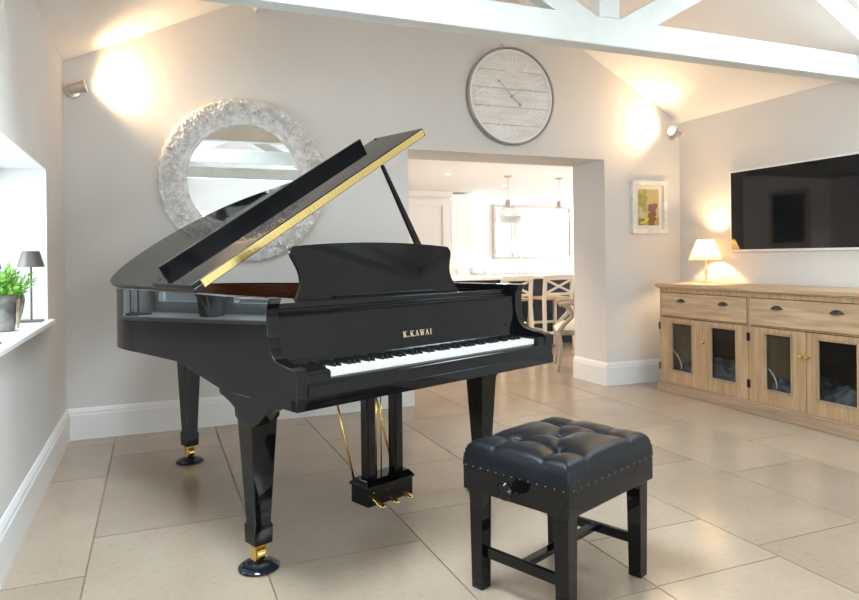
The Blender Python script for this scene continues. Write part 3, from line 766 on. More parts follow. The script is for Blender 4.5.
# ------------------------------------------------------------------ clock
def clock():
    cx, cz, R = 3.445, 2.600, .425
    t = thing('wall_clock', 'large round whitewashed plank clock with roman numerals, high above the kitchen opening', 'clock', (cx, -.002, cz))
    RY = Matrix.Rotation(PI/2, 4, 'X')
    zinc = mat('zinc_rim', (.34, .325, .30), .42, .7)
    bm = NB(); lathe(bm, [(R, 0), (R, .050), (R-.006, .056), (R-.014, .056), (R-.018, .042), (R-.018, 0)], 96, RY); obj('metal_rim', bm, zinc, t, smooth='auto')
    pl_m = add_noise(mat('whitewashed_planks', (.66, .61, .57), .7), (.66, .62, .585), (.80, .775, .75), 4, 5, .1, (1, 6, 6))
    bm = NB(); Ri = R-.019
    edges = [-1, -.62, -.235, .15, .53, 1]
    for a, b in zip(edges, edges[1:]):
        a_, b_ = a*Ri+.0018, b*Ri-.0018
        pts = []
        for k in range(25): z = a_+(b_-a_)*k/24; pts.append((math.sqrt(max(0.0001, Ri*Ri-z*z)), z))
        pts += [(-x, z) for x, z in pts[::-1]]
        prism(bm, pts, lambda p, tt: Vector((p[0], -tt, p[1])), .018, .036)
    obj('plank_dial', bm, pl_m, t)
    bm = NB(); lathe(bm, [(Ri, 0), (Ri, .018)], 64, RY); obj('dial_backing', bm, mat('dial_gap', (.28, .22, .18), .8), t)
    paint = mat('white_dial_paint', (.82, .82, .81), .6)
    bm = NB(); lathe(bm, [(R-.020, .036), (R-.020, .040), (R-.040, .040), (R-.040, .036)], 96, RY, caps=False); obj('painted_outer_ring', bm, paint, t)
    bm = NB(); lathe(bm, [(.222, .036), (.222, .0375), (.212, .0375), (.212, .036)], 96, RY, caps=False); obj('painted_inner_ring', bm, paint, t)
    for k, s in enumerate(['XII', 'I', 'II', 'III', 'IIII', 'V', 'VI', 'VII', 'VIII', 'IX', 'X', 'XI']):
        a = PI/2 - k*PI/6; h = .098
        b0, wd = letters(s, h, lambda p, tt: Vector((p[0], tt, p[1])), .15, .10)
        rc = .302; scx = min(1.0, .125/wd)
        # numerals point outwards along the radius
        ur = Vector((math.cos(a), 0, math.sin(a))); ut = Vector((math.sin(a), 0, -math.cos(a)))
        for v in b0.verts:
            x = (v.co.x-wd/2)*scx; y = v.co.z-h/2; d = .0365+v.co.y
            v.co = ur*(rc+y)+ut*x+Vector((0, -d, 0))
        obj('numeral', b0, paint, t)
    hand = mat('hand_grey', (.38, .34, .31), .5)
    def hnd(name, ang, ln, back, w_, disc, dd):
        bm = NB(); d = Vector((math.cos(ang), math.sin(ang))); n = Vector((-d.y, d.x))
        P = [d*ln+n*w_*.3, -d*back+n*w_, -d*back-n*w_, d*ln-n*w_*.3]
        prism(bm, [tuple(p) for p in P], lambda p, tt: Vector((p[0], -tt, p[1])), dd, dd+.003)
        if disc:
            c = -d*back; prism(bm, [(c.x+.013*math.cos(2*PI*k/20), c.y+.013*math.sin(2*PI*k/20)) for k in range(20)], lambda p, tt: Vector((p[0], -tt, p[1])), dd, dd+.003)
            c = d*ln*.92; prism(bm, [(c.x+.010*math.cos(2*PI*k/20), c.y+.010*math.sin(2*PI*k/20)) for k in range(20)], lambda p, tt: Vector((p[0], -tt, p[1])), dd, dd+.003)
        obj(name, bm, hand, t)
    hnd('minute_hand', math.radians(137), .190, .105, .004, True, .046)
    hnd('hour_hand', math.radians(33), .155, .02, .004, False, .042)
    bm = NB(); lathe(bm, [(.012, .036), (.012, .052)], 20, RY); obj('hand_boss', bm, hand, t)
    bm = NB(); tube(bm, [(-.09+.016*math.cos(k*PI/6), -.03, R-.004+.022*math.sin(k*PI/6)) for k in range(7)], .004, 8); obj('hanging_loop', bm, zinc, t)
clock()

# ------------------------------------------------------------------ framed picture
def picture():
    x0, x1, z0, z1 = 4.722, 5.135, 1.412, 1.915
    t = thing('framed_picture', 'small flower still life in a white box frame, right of the kitchen opening', 'picture', ((x0+x1)/2, -.002, (z0+z1)/2))
    hx, hz = (x1-x0)/2, (z1-z0)/2
    bm = NB(); q = .042
    for a in [(-hx, hx, -hz, -hz+q), (-hx, hx, hz-q, hz), (-hx, -hx+q, -hz+q, hz-q), (hx-q, hx, -hz+q, hz-q)]: box(bm, a[0], a[1], -.042, 0, a[2], a[3])
    obj('frame', bm, add_noise(mat('chalky_frame', (.72, .70, .66), .6), (.64, .61, .57), (.78, .76, .72), 16, 4), t, bevel=.004)
    bm = NB(); box(bm, -hx+q, hx-q, -.012, 0, -hz+q, hz-q); obj('mount', bm, mat('cream_mount', (.70, .66, .60), .8), t)
    # canvas, painted vertex by vertex
    me = bpy.data.meshes.new('canvas'); nx, nz = 44, 60; pw, ph = .124, .172
    vs = []; cols = []
    rn = random.Random(5)
    blobs = []
    for k in range(26): blobs.append((rn.uniform(-.95, -.25), rn.uniform(-.2, .95), rn.uniform(.07, .15), (.26+.15*rn.random(), .25+.10*rn.random(), .10)))
    for k in range(16): blobs.append((rn.uniform(.05, .75), rn.uniform(-.22, .12), rn.uniform(.07, .13), (.18+.08*rn.random(), .10, .11+.04*rn.random())))
    for k in range(14): blobs.append((rn.uniform(.0, .60), rn.uniform(-.98, -.3), rn.uniform(.08, .16), (.16+.1*rn.random(), .09, .03)))
    for k in range(12): blobs.append((rn.uniform(-.9, -.45), rn.uniform(-.6, -.1), rn.uniform(.06, .11), (.55, .46, .30)))
    for k in range(12): blobs.append((rn.uniform(-.7, -.05), rn.uniform(-.95, -.6), rn.uniform(.06, .12), (.58, .50, .06)))
    for k in range(8): blobs.append((rn.uniform(-1, -.5), rn.uniform(-1, -.7), rn.uniform(.06, .1), (.10, .18, .03)))
    for j in range(nz+1):
        for i in range(nx+1):
            a, b = i/nx*2-1, j/nz*2-1
            vs.append((a*pw, -.0135, b*ph))
            c = (.50, .40, .17) if b > -.55 else (.38, .27, .11)
            for bx, bz, br, bc in blobs:
                if (a-bx)**2*.47+(b-bz)**2 < br*br: c = bc
            cols.append(c)
    fs = [(j*(nx+1)+i, j*(nx+1)+i+1, (j+1)*(nx+1)+i+1, (j+1)*(nx+1)+i) for j in range(nz) for i in range(nx)]
    me.from_pydata(vs, [], fs); at = me.color_attributes.new('paint', 'FLOAT_COLOR', 'POINT')
    for i, c in enumerate(cols): at.data[i].color = (*c, 1)
    m = mat('oil_paint', (.5, .4, .2), .5); n, l, b = nodes(m); an = n.new('ShaderNodeAttribute'); an.attribute_name = 'paint'; l.new(an.outputs['Color'], b.inputs['Base Color'])
    me.materials.append(m); o = bpy.data.objects.new('painted_canvas', me); C.objects.link(o); o.parent = t
picture()

# ------------------------------------------------------------------ wall spotlights
def spot(base, aim, label, power):
    t = thing('wall_spotlight', label, 'spotlight', base, 0, 'brushed nickel wall spotlights in the room corners')
    bm = NB(); lathe(bm, [(.048, 0), (.050, .004), (.048, .016), (.040, .020), (.010, .021)], 32, Matrix.Rotation(PI/2, 4, 'X')); obj('wall_plate', bm, nickel_m, t, smooth='auto')
    d = Vector(aim).normalized(); c = Vector((0, -.085, 0)); c += d*.02
    bm = NB(); tube(bm, [(0, -.018, 0), c-d*.01], .008, 10); obj('swivel_arm', bm, nickel_m, t, smooth=True)
    Mx = Matrix.Translation(c) @ Vector((0, 0, 1)).rotation_difference(d).to_matrix().to_4x4()
    bm = NB(); lathe(bm, [(.012, -.050), (.026, -.044), (.030, .0), (.038, .050), (.043, .070), (.040, .070), (.034, .054)], 28, Mx, caps=False); obj('lamp_head', bm, nickel_m, t, smooth='auto')
    bm = NB(); lathe(bm, [(.035, .056), (.024, .062), (.0, .064)], 24, Mx, caps=False); obj('bulb', bm, mat('halogen_face', (1, .9, .7), .4, emit=(1, .80, .52), emit_s=30), t)
    L_ = bpy.data.lights.new('halogen_beam', 'SPOT'); L_.energy = power; L_.color = (1, .68, .38); L_.spot_size = math.radians(140); L_.spot_blend = .9; L_.shadow_soft_size = .03
    lo_ = bpy.data.objects.new('halogen_beam', L_); C.objects.link(lo_)
    lo_.location = Vector(base)+c+d*.076; lo_.rotation_euler = d.to_track_quat('-Z', 'Y').to_euler()
spot((.062, 0, 2.372), (.80, -.06, .20), 'nickel wall spotlight shining on the wall above the round mirror, left corner', 50)
spot((5.225, 0, 2.375), (-.78, -.14, .16), 'nickel wall spotlight beside the television wall, right corner above the picture', 50)

# ------------------------------------------------------------------ television
t = thing('television', 'wide flat black television with thin white edge, on the right wall above the sideboard', 'television', (RX, -1.27, 1.585))
tw, thh = .632, .3555
bm = NB(); box(bm, -.030, -.002, -tw, tw, -thh, thh); obj('casing', bm, tvframe_m, t, bevel=.003)
bm = NB(); box(bm, -.0325, -.030, -tw+.020, tw-.020, -thh+.018, thh-.016); obj('screen', bm, screen_m, t)

# ------------------------------------------------------------------ sideboard
def sideboard():
    X0 = 4.75; Y0, Y1 = -2.31, -.355
    t = thing('pine_sideboard', 'long waxed pine sideboard with drawers and glazed doors, against the right wall under the television', 'sideboard', (5.04, -1.33, 0))
    O = Vector((5.04, -1.33, 0))
    def P(bm, *a):  # world box -> local
        box(bm, a[0]-O.x, a[1]-O.x, a[2]-O.y, a[3]-O.y, a[4], a[5])
    XB = 5.30
    bm = NB()
    P(bm, X0+.004, XB, Y1-.022, Y1, .09, .925); P(bm, X0+.004, XB, Y0, Y0+.022, .09, .925)
    P(bm, X0+.004, XB, -1.340, -1.318, .09, .925)
    P(bm, X0+.006, X0+.024, Y0+.022, Y1-.022, .663, .672); P(bm, X0+.006, X0+.024, Y0+.022, Y1-.022, .878, .925)
    obj('carcass', bm, pine_z, t, bevel=.002)
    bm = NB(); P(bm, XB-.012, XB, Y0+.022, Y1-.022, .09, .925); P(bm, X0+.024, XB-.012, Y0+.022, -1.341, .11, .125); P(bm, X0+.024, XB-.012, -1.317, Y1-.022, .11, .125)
    P(bm, X0+.024, XB-.012, Y0+.022, -1.341, .650, .663); P(bm, X0+.024, XB-.012, -1.317, Y1-.022, .650, .663); obj('cabinet_interior', bm, pine_in_shade, t)
    bm = NB(); P(bm, X0-.028, XB+.005, Y0-.03, Y1+.028, .925, .952); P(bm, X0-.016, XB, Y0-.018, Y1+.016, .914, .925); obj('worktop', bm, pine_y, t, bevel=.005)
    bm = NB(); P(bm, X0-.020, XB, Y0-.015, Y1+.020, 0.0, .075); P(bm, X0-.010, XB, Y0-.008, Y1+.010, .075, .092); obj('plinth', bm, pine_dark, t, bevel=.004)
    for a, b in ((-1.312, -.385), (-2.275, -1.346)):
        bm = NB(); P(bm, X0-.006, X0+.016, a, b, .676, .874); d = obj('drawer', bm, pine_y, t, bevel=.002)
        for k in (.26, .76):
            y = b+(a-b)*k; cz = .775+.03
            bm = NB(); c = Vector((X0-.006-O.x, y-O.y, cz))
            # cup handle: pointed back plate and half-shell
            pts = [(-.055, 0), (-.035, .016), (-.012, .024), (.012, .024), (.035, .016), (.055, 0), (.03, -.006), (-.03, -.006)]
            prism(bm, pts, lambda p, tt: c+Vector((-tt, p[0], p[1])), 0, .002)
            rings = []
            for i in range(9):
                a_ = PI*i/8; rings.append([bm.verts.new(c+Vector((-.022*math.sin(ph)-.001, .036*math.cos(a_), .018*math.sin(a_)*math.cos(ph)-.008*0-.010*math.sin(ph)*.6)) ) for ph in [k2*PI/2/6 for k2 in range(7)]])
            for A, B in zip(rings, rings[1:]):
                for j in range(6): bm.faces.new([A[j], B[j], B[j+1], A[j+1]])
            obj('cup_handle', bm, iron_h_m, d, smooth=True)
    doors = [(-.862, -.362, 1), (-1.322, -.868, -1), (-1.815, -1.336, 1), (-2.300, -1.821, -1)]
    for i, (a, b, side) in enumerate(doors):
        q = .125; zb_, zt_ = .094, .658
        oy0, oy1 = a+q*(.98 if side == 1 else 1.05), b-q
        oz0, oz1 = .205, .612
        if side == 1: oy0, oy1 = a+.118, b-.145+.015*0
        else: oy0, oy1 = a+.115, b-.085
        bm = NB(); P(bm, X0-.004, X0+.018, a, oy0, zb_, zt_); P(bm, X0-.004, X0+.018, oy1, b, zb_, zt_); P(bm, X0-.004, X0+.018, oy0, oy1, zb_, oz0); P(bm, X0-.004, X0+.018, oy0, oy1, oz1, zt_)
        d = obj('door', bm, pine_z, t, bevel=.002)
        bm = NB(); m_ = .016
        for s in [(oy0-m_, oy1+m_, oz0-m_, oz0), (oy0-m_, oy1+m_, oz1, oz1+m_), (oy0-m_, oy0, oz0, oz1), (oy1, oy1+m_, oz0, oz1)]: P(bm, X0-.010, X0-.004, *s)
        obj('door_moulding', bm, wood('pine_moulding', (.27, .18, .10), (.40, .28, .17), 2), d, bevel=.002)
        bm = NB(); P(bm, X0+.008, X0+.011, oy0, oy1, oz0, oz1); obj('glass_pane', bm, glass_m, d)
        if i in (1, 2, 3):
            y = (b-.022) if side == -1 else (a+.020)
            bm = NB(); lathe(bm, [(.009, 0), (.007, .006), (.0065, .014), (.014, .019), (.0165, .026), (.014, .033), (.005, .037), (.0, .0375)], 20, Matrix.Translation((X0-.004-O.x, y-O.y, .485)) @ Matrix.Rotation(-PI/2, 4, 'Y'), caps=False); obj('brass_knob', bm, brass_m, d, smooth='auto')
        for z in (.222, .578):
            y = (b+.004) if side == 1 else (a-.002)
            bm = NB(); yy = y-O.y
            box(bm, X0-.008-O.x, X0-.003-O.x, yy-.014, yy+.010, z-.032, z+.032); obj('hinge', bm, iron_h_m, d, bevel=.001)
    # pet bedding lying inside
    for (a, b), lb in (((-1.31, -.385), 'grey crumpled pet blanket with pale piping inside the left half of the pine sideboard'), ((-2.28, -1.35), 'grey crumpled pet blanket with pale piping inside the right half of the pine sideboard')):
        bt = thing('pet_blanket', lb, 'pet bed', (5.03, (a+b)/2, .126), 0, 'pet bedding inside the sideboard')
        bm = NB(); nx, ny = 26, 44; g = []
        for i in range(nx+1):
            row = []
            for j in range(ny+1):
                u, v = i/nx, j/ny; e = min(u, 1-u, v, 1-v)
                z = .11*(1-math.exp(-e*14)) + .10*noise.noise(Vector((u*3.1, v*6.3, a)))*min(1, e*8)+.03*noise.noise(Vector((u*9, v*17, a)))
                z += .05*math.exp(-((v-.8)/.12)**2)*min(1, e*8)
                row.append(bm.verts.new(((u-.5)*.46, (v-.5)*(b-a-.03), max(.001, z))))
            g.append(row)
        for i in range(nx):
            for j in range(ny): bm.faces.new([g[i][j], g[i+1][j], g[i+1][j+1], g[i][j+1]])
        rim = [g[i][0] for i in range(nx)]+[g[nx][j] for j in range(ny)]+[g[i][ny] for i in range(nx, 0, -1)]+[g[0][j] for j in range(ny, 0, -1)]
        bm.faces.new(rim)
        obj('blanket', bm, blanket_m, bt, smooth=True)
        bm = NB(); yc = (b-a)/2
        tube(bm, [(-.236, yc-.02-.17*math.sin(k/9*PI/2), .09+.16*math.cos(k/9*PI/2)) for k in range(10)], .006, 8)
        obj('piping', bm, piping_m, bt, smooth=True)
sideboard()

# ------------------------------------------------------------------ table lamp on the sideboard
def table_lamp():
    t = thing('table_lamp', 'small lit table lamp with cream pleated shade at the corner end of the sideboard', 'lamp', (5.165, -.485, .952))
    bm = NB(); lathe(bm, [(.055, 0), (.055, .008), (.030, .016), (.012, .03), (.010, .06), (.018, .085), (.020, .105), (.010, .13), (.007, .19), (.007, .235)], 28); obj('lamp_base', bm, mat('cream_lamp_base', (.66, .58, .45), .4), t, smooth='auto')
    bm = NB(); R1, R0, z0, z1 = .140, .068, .208, .388; N = 120; A, B, Cc, D = [], [], [], []
    for k in range(N):
        a = 2*PI*k/N; w_ = 1+.025*math.sin(a*20)
        A.append(bm.verts.new((R1*w_*math.cos(a), R1*w_*math.sin(a), z0))); B.append(bm.verts.new((R0*w_*math.cos(a), R0*w_*math.sin(a), z1)))
    for k in range(N): bm.faces.new([A[k], A[(k+1) % N], B[(k+1) % N], B[k]])
    m = bpy.data.materials.new('pleated_silk'); m.use_nodes = True; n = m.node_tree.nodes; l = m.node_tree.links; n.clear()
    o = n.new('ShaderNodeOutputMaterial'); mx = n.new('ShaderNodeMixShader'); d1 = n.new('ShaderNodeBsdfDiffuse'); tr = n.new('ShaderNodeBsdfTranslucent')
    d1.inputs[0].default_value = (.70, .60, .36, 1); tr.inputs[0].default_value = (.50, .40, .20, 1); mx.inputs[0].default_value = .6
    l.new(d1.outputs[0], mx.inputs[1]); l.new(tr.outputs[0], mx.inputs[2]); l.new(mx.outputs[0], o.inputs[0])
    sh = obj('pleated_shade', bm, m, t, smooth=True)
    bm = NB(); tube(bm, [(R1*math.cos(2*PI*k/48), R1*math.sin(2*PI*k/48), z0) for k in range(48)], .004, 6, closed=True); tube(bm, [(R0*math.cos(2*PI*k/48), R0*math.sin(2*PI*k/48), z1) for k in range(48)], .003, 6, closed=True)
    obj('shade_trim', bm, mat('shade_trim', (.62, .48, .22), .7), sh, smooth=True)
    bm = NB(); bmesh.ops.create_uvsphere(bm, u_segments=16, v_segments=10, radius=.026, matrix=Matrix.Translation((0, 0, .27))); obj('bulb', bm, mat('warm_bulb', (1, .8, .5), .4, emit=(1, .74, .42), emit_s=20), t, smooth=True)
    L_ = bpy.data.lights.new('lamp_glow', 'POINT'); L_.energy = 24; L_.color = (1, .68, .34); L_.shadow_soft_size = .03
    lo_ = bpy.data.objects.new('lamp_glow', L_); C.objects.link(lo_); lo_.location = (5.165, -.485, .952+.315)
table_lamp()

# ------------------------------------------------------------------ things on the window sill
def sill_lamp(loc, label):
    t = thing('cordless_lamp', label, 'lamp', loc, 0, 'taupe lamps standing on the window sill')
    bm = NB(); box(bm, -.055, .055, -.055, .055, 0, .010); obj('square_base', bm, taupe_m, t, bevel=.002)
    bm = NB(); lathe(bm, [(.0055, .010), (.0055, .345)], 12); obj('stem', bm, taupe_m, t, smooth='auto')
    bm = NB(); lathe(bm, [(.066, .300), (.0655, .302), (.043, .385), (.041, .387), (.0, .387)], 40, caps=False); obj('shade', bm, taupe_m, t, smooth='auto')
sill_lamp((-.062, -.925, .885), 'slim taupe cordless lamp on the sill, at the corner end beside the plant')
sill_lamp((-.060, -2.06, .885), 'slim taupe cordless lamp on the sill, on the camera side of the plant')
def pot_plant():
    t = thing('potted_plant', 'bushy green leafy plant in a grey bucket trimmed with driftwood, on the window sill', 'plant', (-.125, -1.44, .885))
    bm = NB(); lathe(bm, [(.066, 0), (.070, .004), (.090, .165), (.094, .172), (.090, .176), (.084, .168), (.080, .13), (.0, .13)], 40, caps=False)
    p = obj('bucket', bm, bucket_m, t, smooth='auto')
    bm = NB(); lathe(bm, [(.082, .148), (.0, .150)], 24, caps=False); obj('soil', bm, soil_m, t)
    bm = NB()
    rn = random.Random(2)
    tube(bm, [(.094+.004*math.sin(k), .045-.10*k/6, .168-.15*k/6) for k in range(7)], [.009, .012, .010, .011, .009, .008, .005], 8)
    tube(bm, [(.078-.0*k, .060-.02*k, .165-.003*k) for k in range(6)], .008, 8)
    tube(bm, [(.092, -.03-.006*k, .15-.022*k) for k in range(6)], [.008, .010, .009, .010, .008, .005], 8)
    obj('driftwood_trim', bm, drift_m, p, smooth=True)
    bm = NB()
    for k in range(150):
        a = rn.uniform(0, 2*PI); ln = rn.uniform(.05, .150); ti = rn.uniform(0, 1.30)
        d = Vector((math.cos(a)*math.sin(ti), math.sin(a)*math.sin(ti), math.cos(ti)))
        b0 = Vector((.035*math.cos(a), .035*math.sin(a), .15)); tip = b0+d*ln
        tube(bm, [b0, tip], [.0014, .0008], 4)
        for q in range(11):
            f_ = .3+.7*q/10; c = b0+d*ln*f_; dd = (d+Vector((rn.uniform(-1, 1), rn.uniform(-1, 1), rn.uniform(-.5, .9)))*.9).normalized()
            sd = dd.cross(Vector((rn.uniform(-1, 1), rn.uniform(-1, 1), rn.uniform(-1, 1)))).normalized(); L_ = rn.uniform(.022, .038); w_ = L_*.20
            v = [bm.verts.new(c), bm.verts.new(c+dd*L_*.5+sd*w_), bm.verts.new(c+dd*L_), bm.verts.new(c+dd*L_*.5-sd*w_)]
            bm.faces.new(v)
    fo = obj('foliage', bm, leaf_m, t)
pot_plant()

# ------------------------------------------------------------------ kitchen beyond the opening
# island
t = thing('kitchen_island', 'dark navy kitchen island with white stone worktop, in the kitchen behind the bar stools', 'kitchen island', (6.2, 3.15, 0))
bm = NB(); box(bm, -2.55, 2.7, -.37, .55, .08, .905); box(bm, -2.5, 2.65, -.31, .5, 0, .08); obj('cabinet_body', bm, navy_m, t, bevel=.003)
bm = NB()
for k in range(7): x = -2.5+k*.745; box(bm, x+.03, x+.71, -.378, -.37, .14, .86)
obj('front_panel', bm, navy_m, t, bevel=.002)
bm = NB(); box(bm, -2.6, 2.75, -.47, .62, .905, .94); obj('stone_worktop', bm, marble_m, t, bevel=.004)
# faucet
t = thing('kitchen_tap', 'tall chrome kitchen tap with curved spout standing on the white island top', 'tap', (5.34, 3.15, .94))
bm = NB(); lathe(bm, [(.028, 0), (.028, .01), (.016, .02), (.016, .06)], 20); obj('tap_base', bm, chrome_m, t, smooth='auto')
bm = NB(); tube(bm, [(0, 0, .05), (0, 0, .28)]+[(-.0-.055*(1-math.cos(a*PI/8)), 0, .28+.055*math.sin(a*PI/8)) for a in range(1, 9)]+[(-.11, 0, .23)], .011, 12); obj('spout', bm, chrome_m, t, smooth=True)
bm = NB(); tube(bm, [(.016, 0, .045), (.075, 0, .075)], .006, 8); obj('lever', bm, chrome_m, t, smooth=True)
# glasses
gl = None
for i, (x, y) in enumerate([(4.28, 3.05), (4.40, 3.20), (4.50, 3.0), (4.61, 3.16), (4.73, 3.02), (4.85, 3.18)]):
    if gl is None:
        bm = NB(); lathe(bm, [(.030, 0), (.032, .003), (.040, .12), (.038, .12), (.030, .008), (.0, .008)], 20, caps=False); gl = obj('drinking_glass', bm, tumbler_m, None, smooth=True); o = gl
    else:
        o = gl.copy(); C.objects.link(o)
    o.location = (x, y, .94); tag(o, 'clear drinking glass among the row on the white island top, seen above the piano', 'glass', 'drinking glasses on the island')
# tall cupboard
t = thing('tall_kitchen_cupboard', 'tall cream panelled kitchen cupboard with cornice, left inside the kitchen opening', 'cupboard', (5.05, 6.15, 0))
bm = NB(); box(bm, -.50, .43, -.26, .32, 0.08, 2.28); box(bm, -.48, .41, -.22, .3, 0, .08); obj('carcass', bm, kitc_m, t)
bm = NB(); box(bm, -.53, .46, -.29, .32, 2.28, 2.30); box(bm, -.55, .48, -.31, .32, 2.30, 2.398); obj('cornice', bm, kitc_m, t, bevel=.006)
bm = NB(); a, b = -.45, .38; q = .10
for c in [(a, a+q, .12, 2.25), (b-q, b, .12, 2.25), (a+q, b-q, .12, .24), (a+q, b-q, 2.13, 2.25)]: box(bm, c[0], c[1], -.285, -.262, c[2], c[3])
box(bm, a+q, b-q, -.270, -.262, .24, 2.13); dd = obj('panelled_door', bm, kitc_m, t, bevel=.003)
bm = NB(); lathe(bm, [(.008, 0), (.008, .015), (.016, .02), (.014, .03), (.0, .032)], 16, Matrix.Translation((.33, -.285, 1.1)) @ Matrix.Rotation(PI/2, 4, 'X'), caps=False); obj('knob', bm, nickel_m, dd, smooth=True)
t = thing('fridge_panel_unit', 'plain tall pale unit right of the cream panelled cupboard in the kitchen', 'cupboard', (5.84, 6.2, 0))
bm = NB(); box(bm, -.30, .17, -.18, .27, 0, 2.36); obj('carcass', bm, kit_m, t, bevel=.003)
bm = NB(); box(bm, -.27, .14, -.2, -.18, .1, 2.28); obj('door', bm, kit_m, t, bevel=.003)
# back counter
t = thing('back_counter', 'low white kitchen counter along the far kitchen wall below the wide mirror', 'counter', (8.9, 6.18, 0))
bm = NB(); box(bm, -2.88, 3.0, -.27, .29, .08, .90); box(bm, -2.88, 3.0, -.2, .29, 0, .08); obj('cabinet_body', bm, kitc_m, t)
bm = NB(); box(bm, -2.88, 3.0, -.31, .30, .90, .94); obj('stone_worktop', bm, marble_m, t, bevel=.003)
bm = NB(); box(bm, -2.88, 3.0, .27, .30, .94, 1.06); obj('upstand', bm, marble_m, t)
# wide kitchen mirror
t = thing('wide_kitchen_mirror', 'wide rectangular mirror with greyish frame on the far kitchen wall', 'mirror', (7.56, 6.485, 1.695))
bm = NB(); hx, hz, q = .90, .53, .055
for c in [(-hx, hx, -hz, -hz+q), (-hx, hx, hz-q, hz), (-hx, -hx+q, -hz+q, hz-q), (hx-q, hx, -hz+q, hz-q)]: box(bm, c[0], c[1], -.045, 0, c[2], c[3])
obj('frame', bm, mat('silver_grey_frame', (.50, .46, .43), .5), t, bevel=.004)
bm = NB(); box(bm, -hx+q, hx-q, -.015, -.004, -hz+q, hz-q); obj('mirror_glass', bm, mirror_m, t)
t = thing('large_framed_picture', 'large dark landscape in a pale frame, reflected in the television', 'picture', (1.502, 1.88, 1.715))
bm = NB(); hy, hz, q = .33, .415, .065
for c in [(-hy, hy, -hz, -hz+q), (-hy, hy, hz-q, hz), (-hy, -hy+q, -hz+q, hz-q), (hy-q, hy, -hz+q, hz-q)]: box(bm, 0, .03, *c)
obj('frame', bm, mat('pale_wood_frame', (.55, .48, .42), .6), t, bevel=.004)
bm = NB(); box(bm, 0, .012, -hy+q, hy-q, -hz+q, hz-q)
obj('painted_canvas', bm, add_noise(mat('dark_landscape', (.05, .08, .07), .6), (.02, .035, .035), (.12, .17, .15), 3, 5, 0, (1, 1, 5)), t)
# range hood canopy on the kitchen's near wall (seen in that mirror)
t = thing('range_hood_canopy', 'white range hood canopy between two kitchen windows, reflected in the wide kitchen mirror', 'cooker hood', (11.15, .51, 0))
bm = NB(); box(bm, -.65, .65, 0.002, .55, 1.72, 1.84); box(bm, -.60, .60, 0.002, .50, 1.84, 2.38); obj('canopy', bm, kit_m, t, bevel=.005)
t2 = thing('range_cooker', 'grey range cooker under the hood on the near kitchen wall', 'cooker', (11.15, .85, 0))
bm = NB(); box(bm, -.55, .55, -.30, .30, .03, .91); obj('body', bm, mat('grey_enamel', (.25, .25, .26), .3), t2, bevel=.006)
bm = NB(); box(bm, -.5, -.03, .30, .32, .2, .75); box(bm, .03, .5, .30, .32, .2, .75); obj('oven_door', bm, mat('grey_enamel', (.25, .25, .26), .3), t2, bevel=.004)
# pendants
def pendant(x, y, label):
    t = thing('glass_pendant_light', label, 'pendant light', (x, y, KZ), 0, 'ribbed glass pendants over the kitchen island')
    bm = NB(); lathe(bm, [(.06, 0), (.06, -.012), (.02, -.03), (.004, -.03)], 24, Matrix.Translation((0, 0, -.001)), caps=False); obj('ceiling_rose', bm, nickel_m, t, smooth='auto')
    bm = NB(); tube(bm, [(0, 0, -.03), (0, 0, -.36)], .006, 8); obj('stem', bm, nickel_m, t, smooth=True)
    bm = NB(); lathe(bm, [(.010, -.34), (.035, -.36), (.045, -.40), (.045, -.44), (.055, -.45)], 28, caps=False); obj('gallery', bm, nickel_m, t, smooth='auto')
    bm = NB(); N = 96; prof = [(.050, -.445), (.075, -.46), (.125, -.50), (.155, -.55), (.170, -.61), (.176, -.66), (.180, -.68)]; rings = []
    for r, z in prof: rings.append([bm.verts.new((r*(1+.02*math.sin(k*2*PI/N*24))*math.cos(k*2*PI/N), r*(1+.02*math.sin(k*2*PI/N*24))*math.sin(k*2*PI/N), z)) for k in range(N)])
    for A, B in zip(rings, rings[1:]):
        for k in range(N): bm.faces.new([A[k], A[(k+1) % N], B[(k+1) % N], B[k]])
    obj('ribbed_shade', bm, pglass_m, t, smooth=True)
    bm = NB(); bmesh.ops.create_uvsphere(bm, u_segments=14, v_segments=8, radius=.035, matrix=Matrix.Translation((0, 0, -.55))); obj('bulb', bm, mat('pendant_bulb', (1, .9, .75), .4, emit=(1, .93, .82), emit_s=6), t, smooth=True)
pendant(5.404, 3.58, 'ribbed glass pendant light over the island, the left one of the pair')
pendant(6.286, 3.58, 'ribbed glass pendant light over the island, the right one nearer the pillar')
# recessed downlights
dl = None
for x, y, lb in [(4.45, 3.6, 'small recessed ceiling downlight above the tall cream cupboard'), (6.0, 4.8, 'small recessed ceiling downlight between the two pendant lights'), (7.1, 3.2, 'small recessed ceiling downlight beside the right pendant, next to the pillar')]:
    t = thing('recessed_downlight', lb, 'downlight', (x, y, KZ), 0, 'recessed kitchen downlights')
    bm = NB(); lathe(bm, [(.050, -.001), (.050, -.006), (.036, -.006), (.036, -.001)], 24, caps=False); obj('trim_ring', bm, white_m, t)
    bm = NB(); lathe(bm, [(.035, -.003), (.0, -.003)], 20, caps=False); obj('bulb', bm, mat('downlight_face', (1, .95, .85), .4, emit=(1, .9, .75), emit_s=14), t)
    L_ = bpy.data.lights.new('downlight_beam', 'SPOT'); L_.energy = 130; L_.color = (1, .84, .66); L_.spot_size = math.radians(110); L_.spot_blend = .6; L_.shadow_soft_size = .035
    lo_ = bpy.data.objects.new('downlight_beam', L_); C.objects.link(lo_); lo_.location = (x, y, KZ-.02)
dls = []  # two unseen downlights, added to brighten the side of the pillar
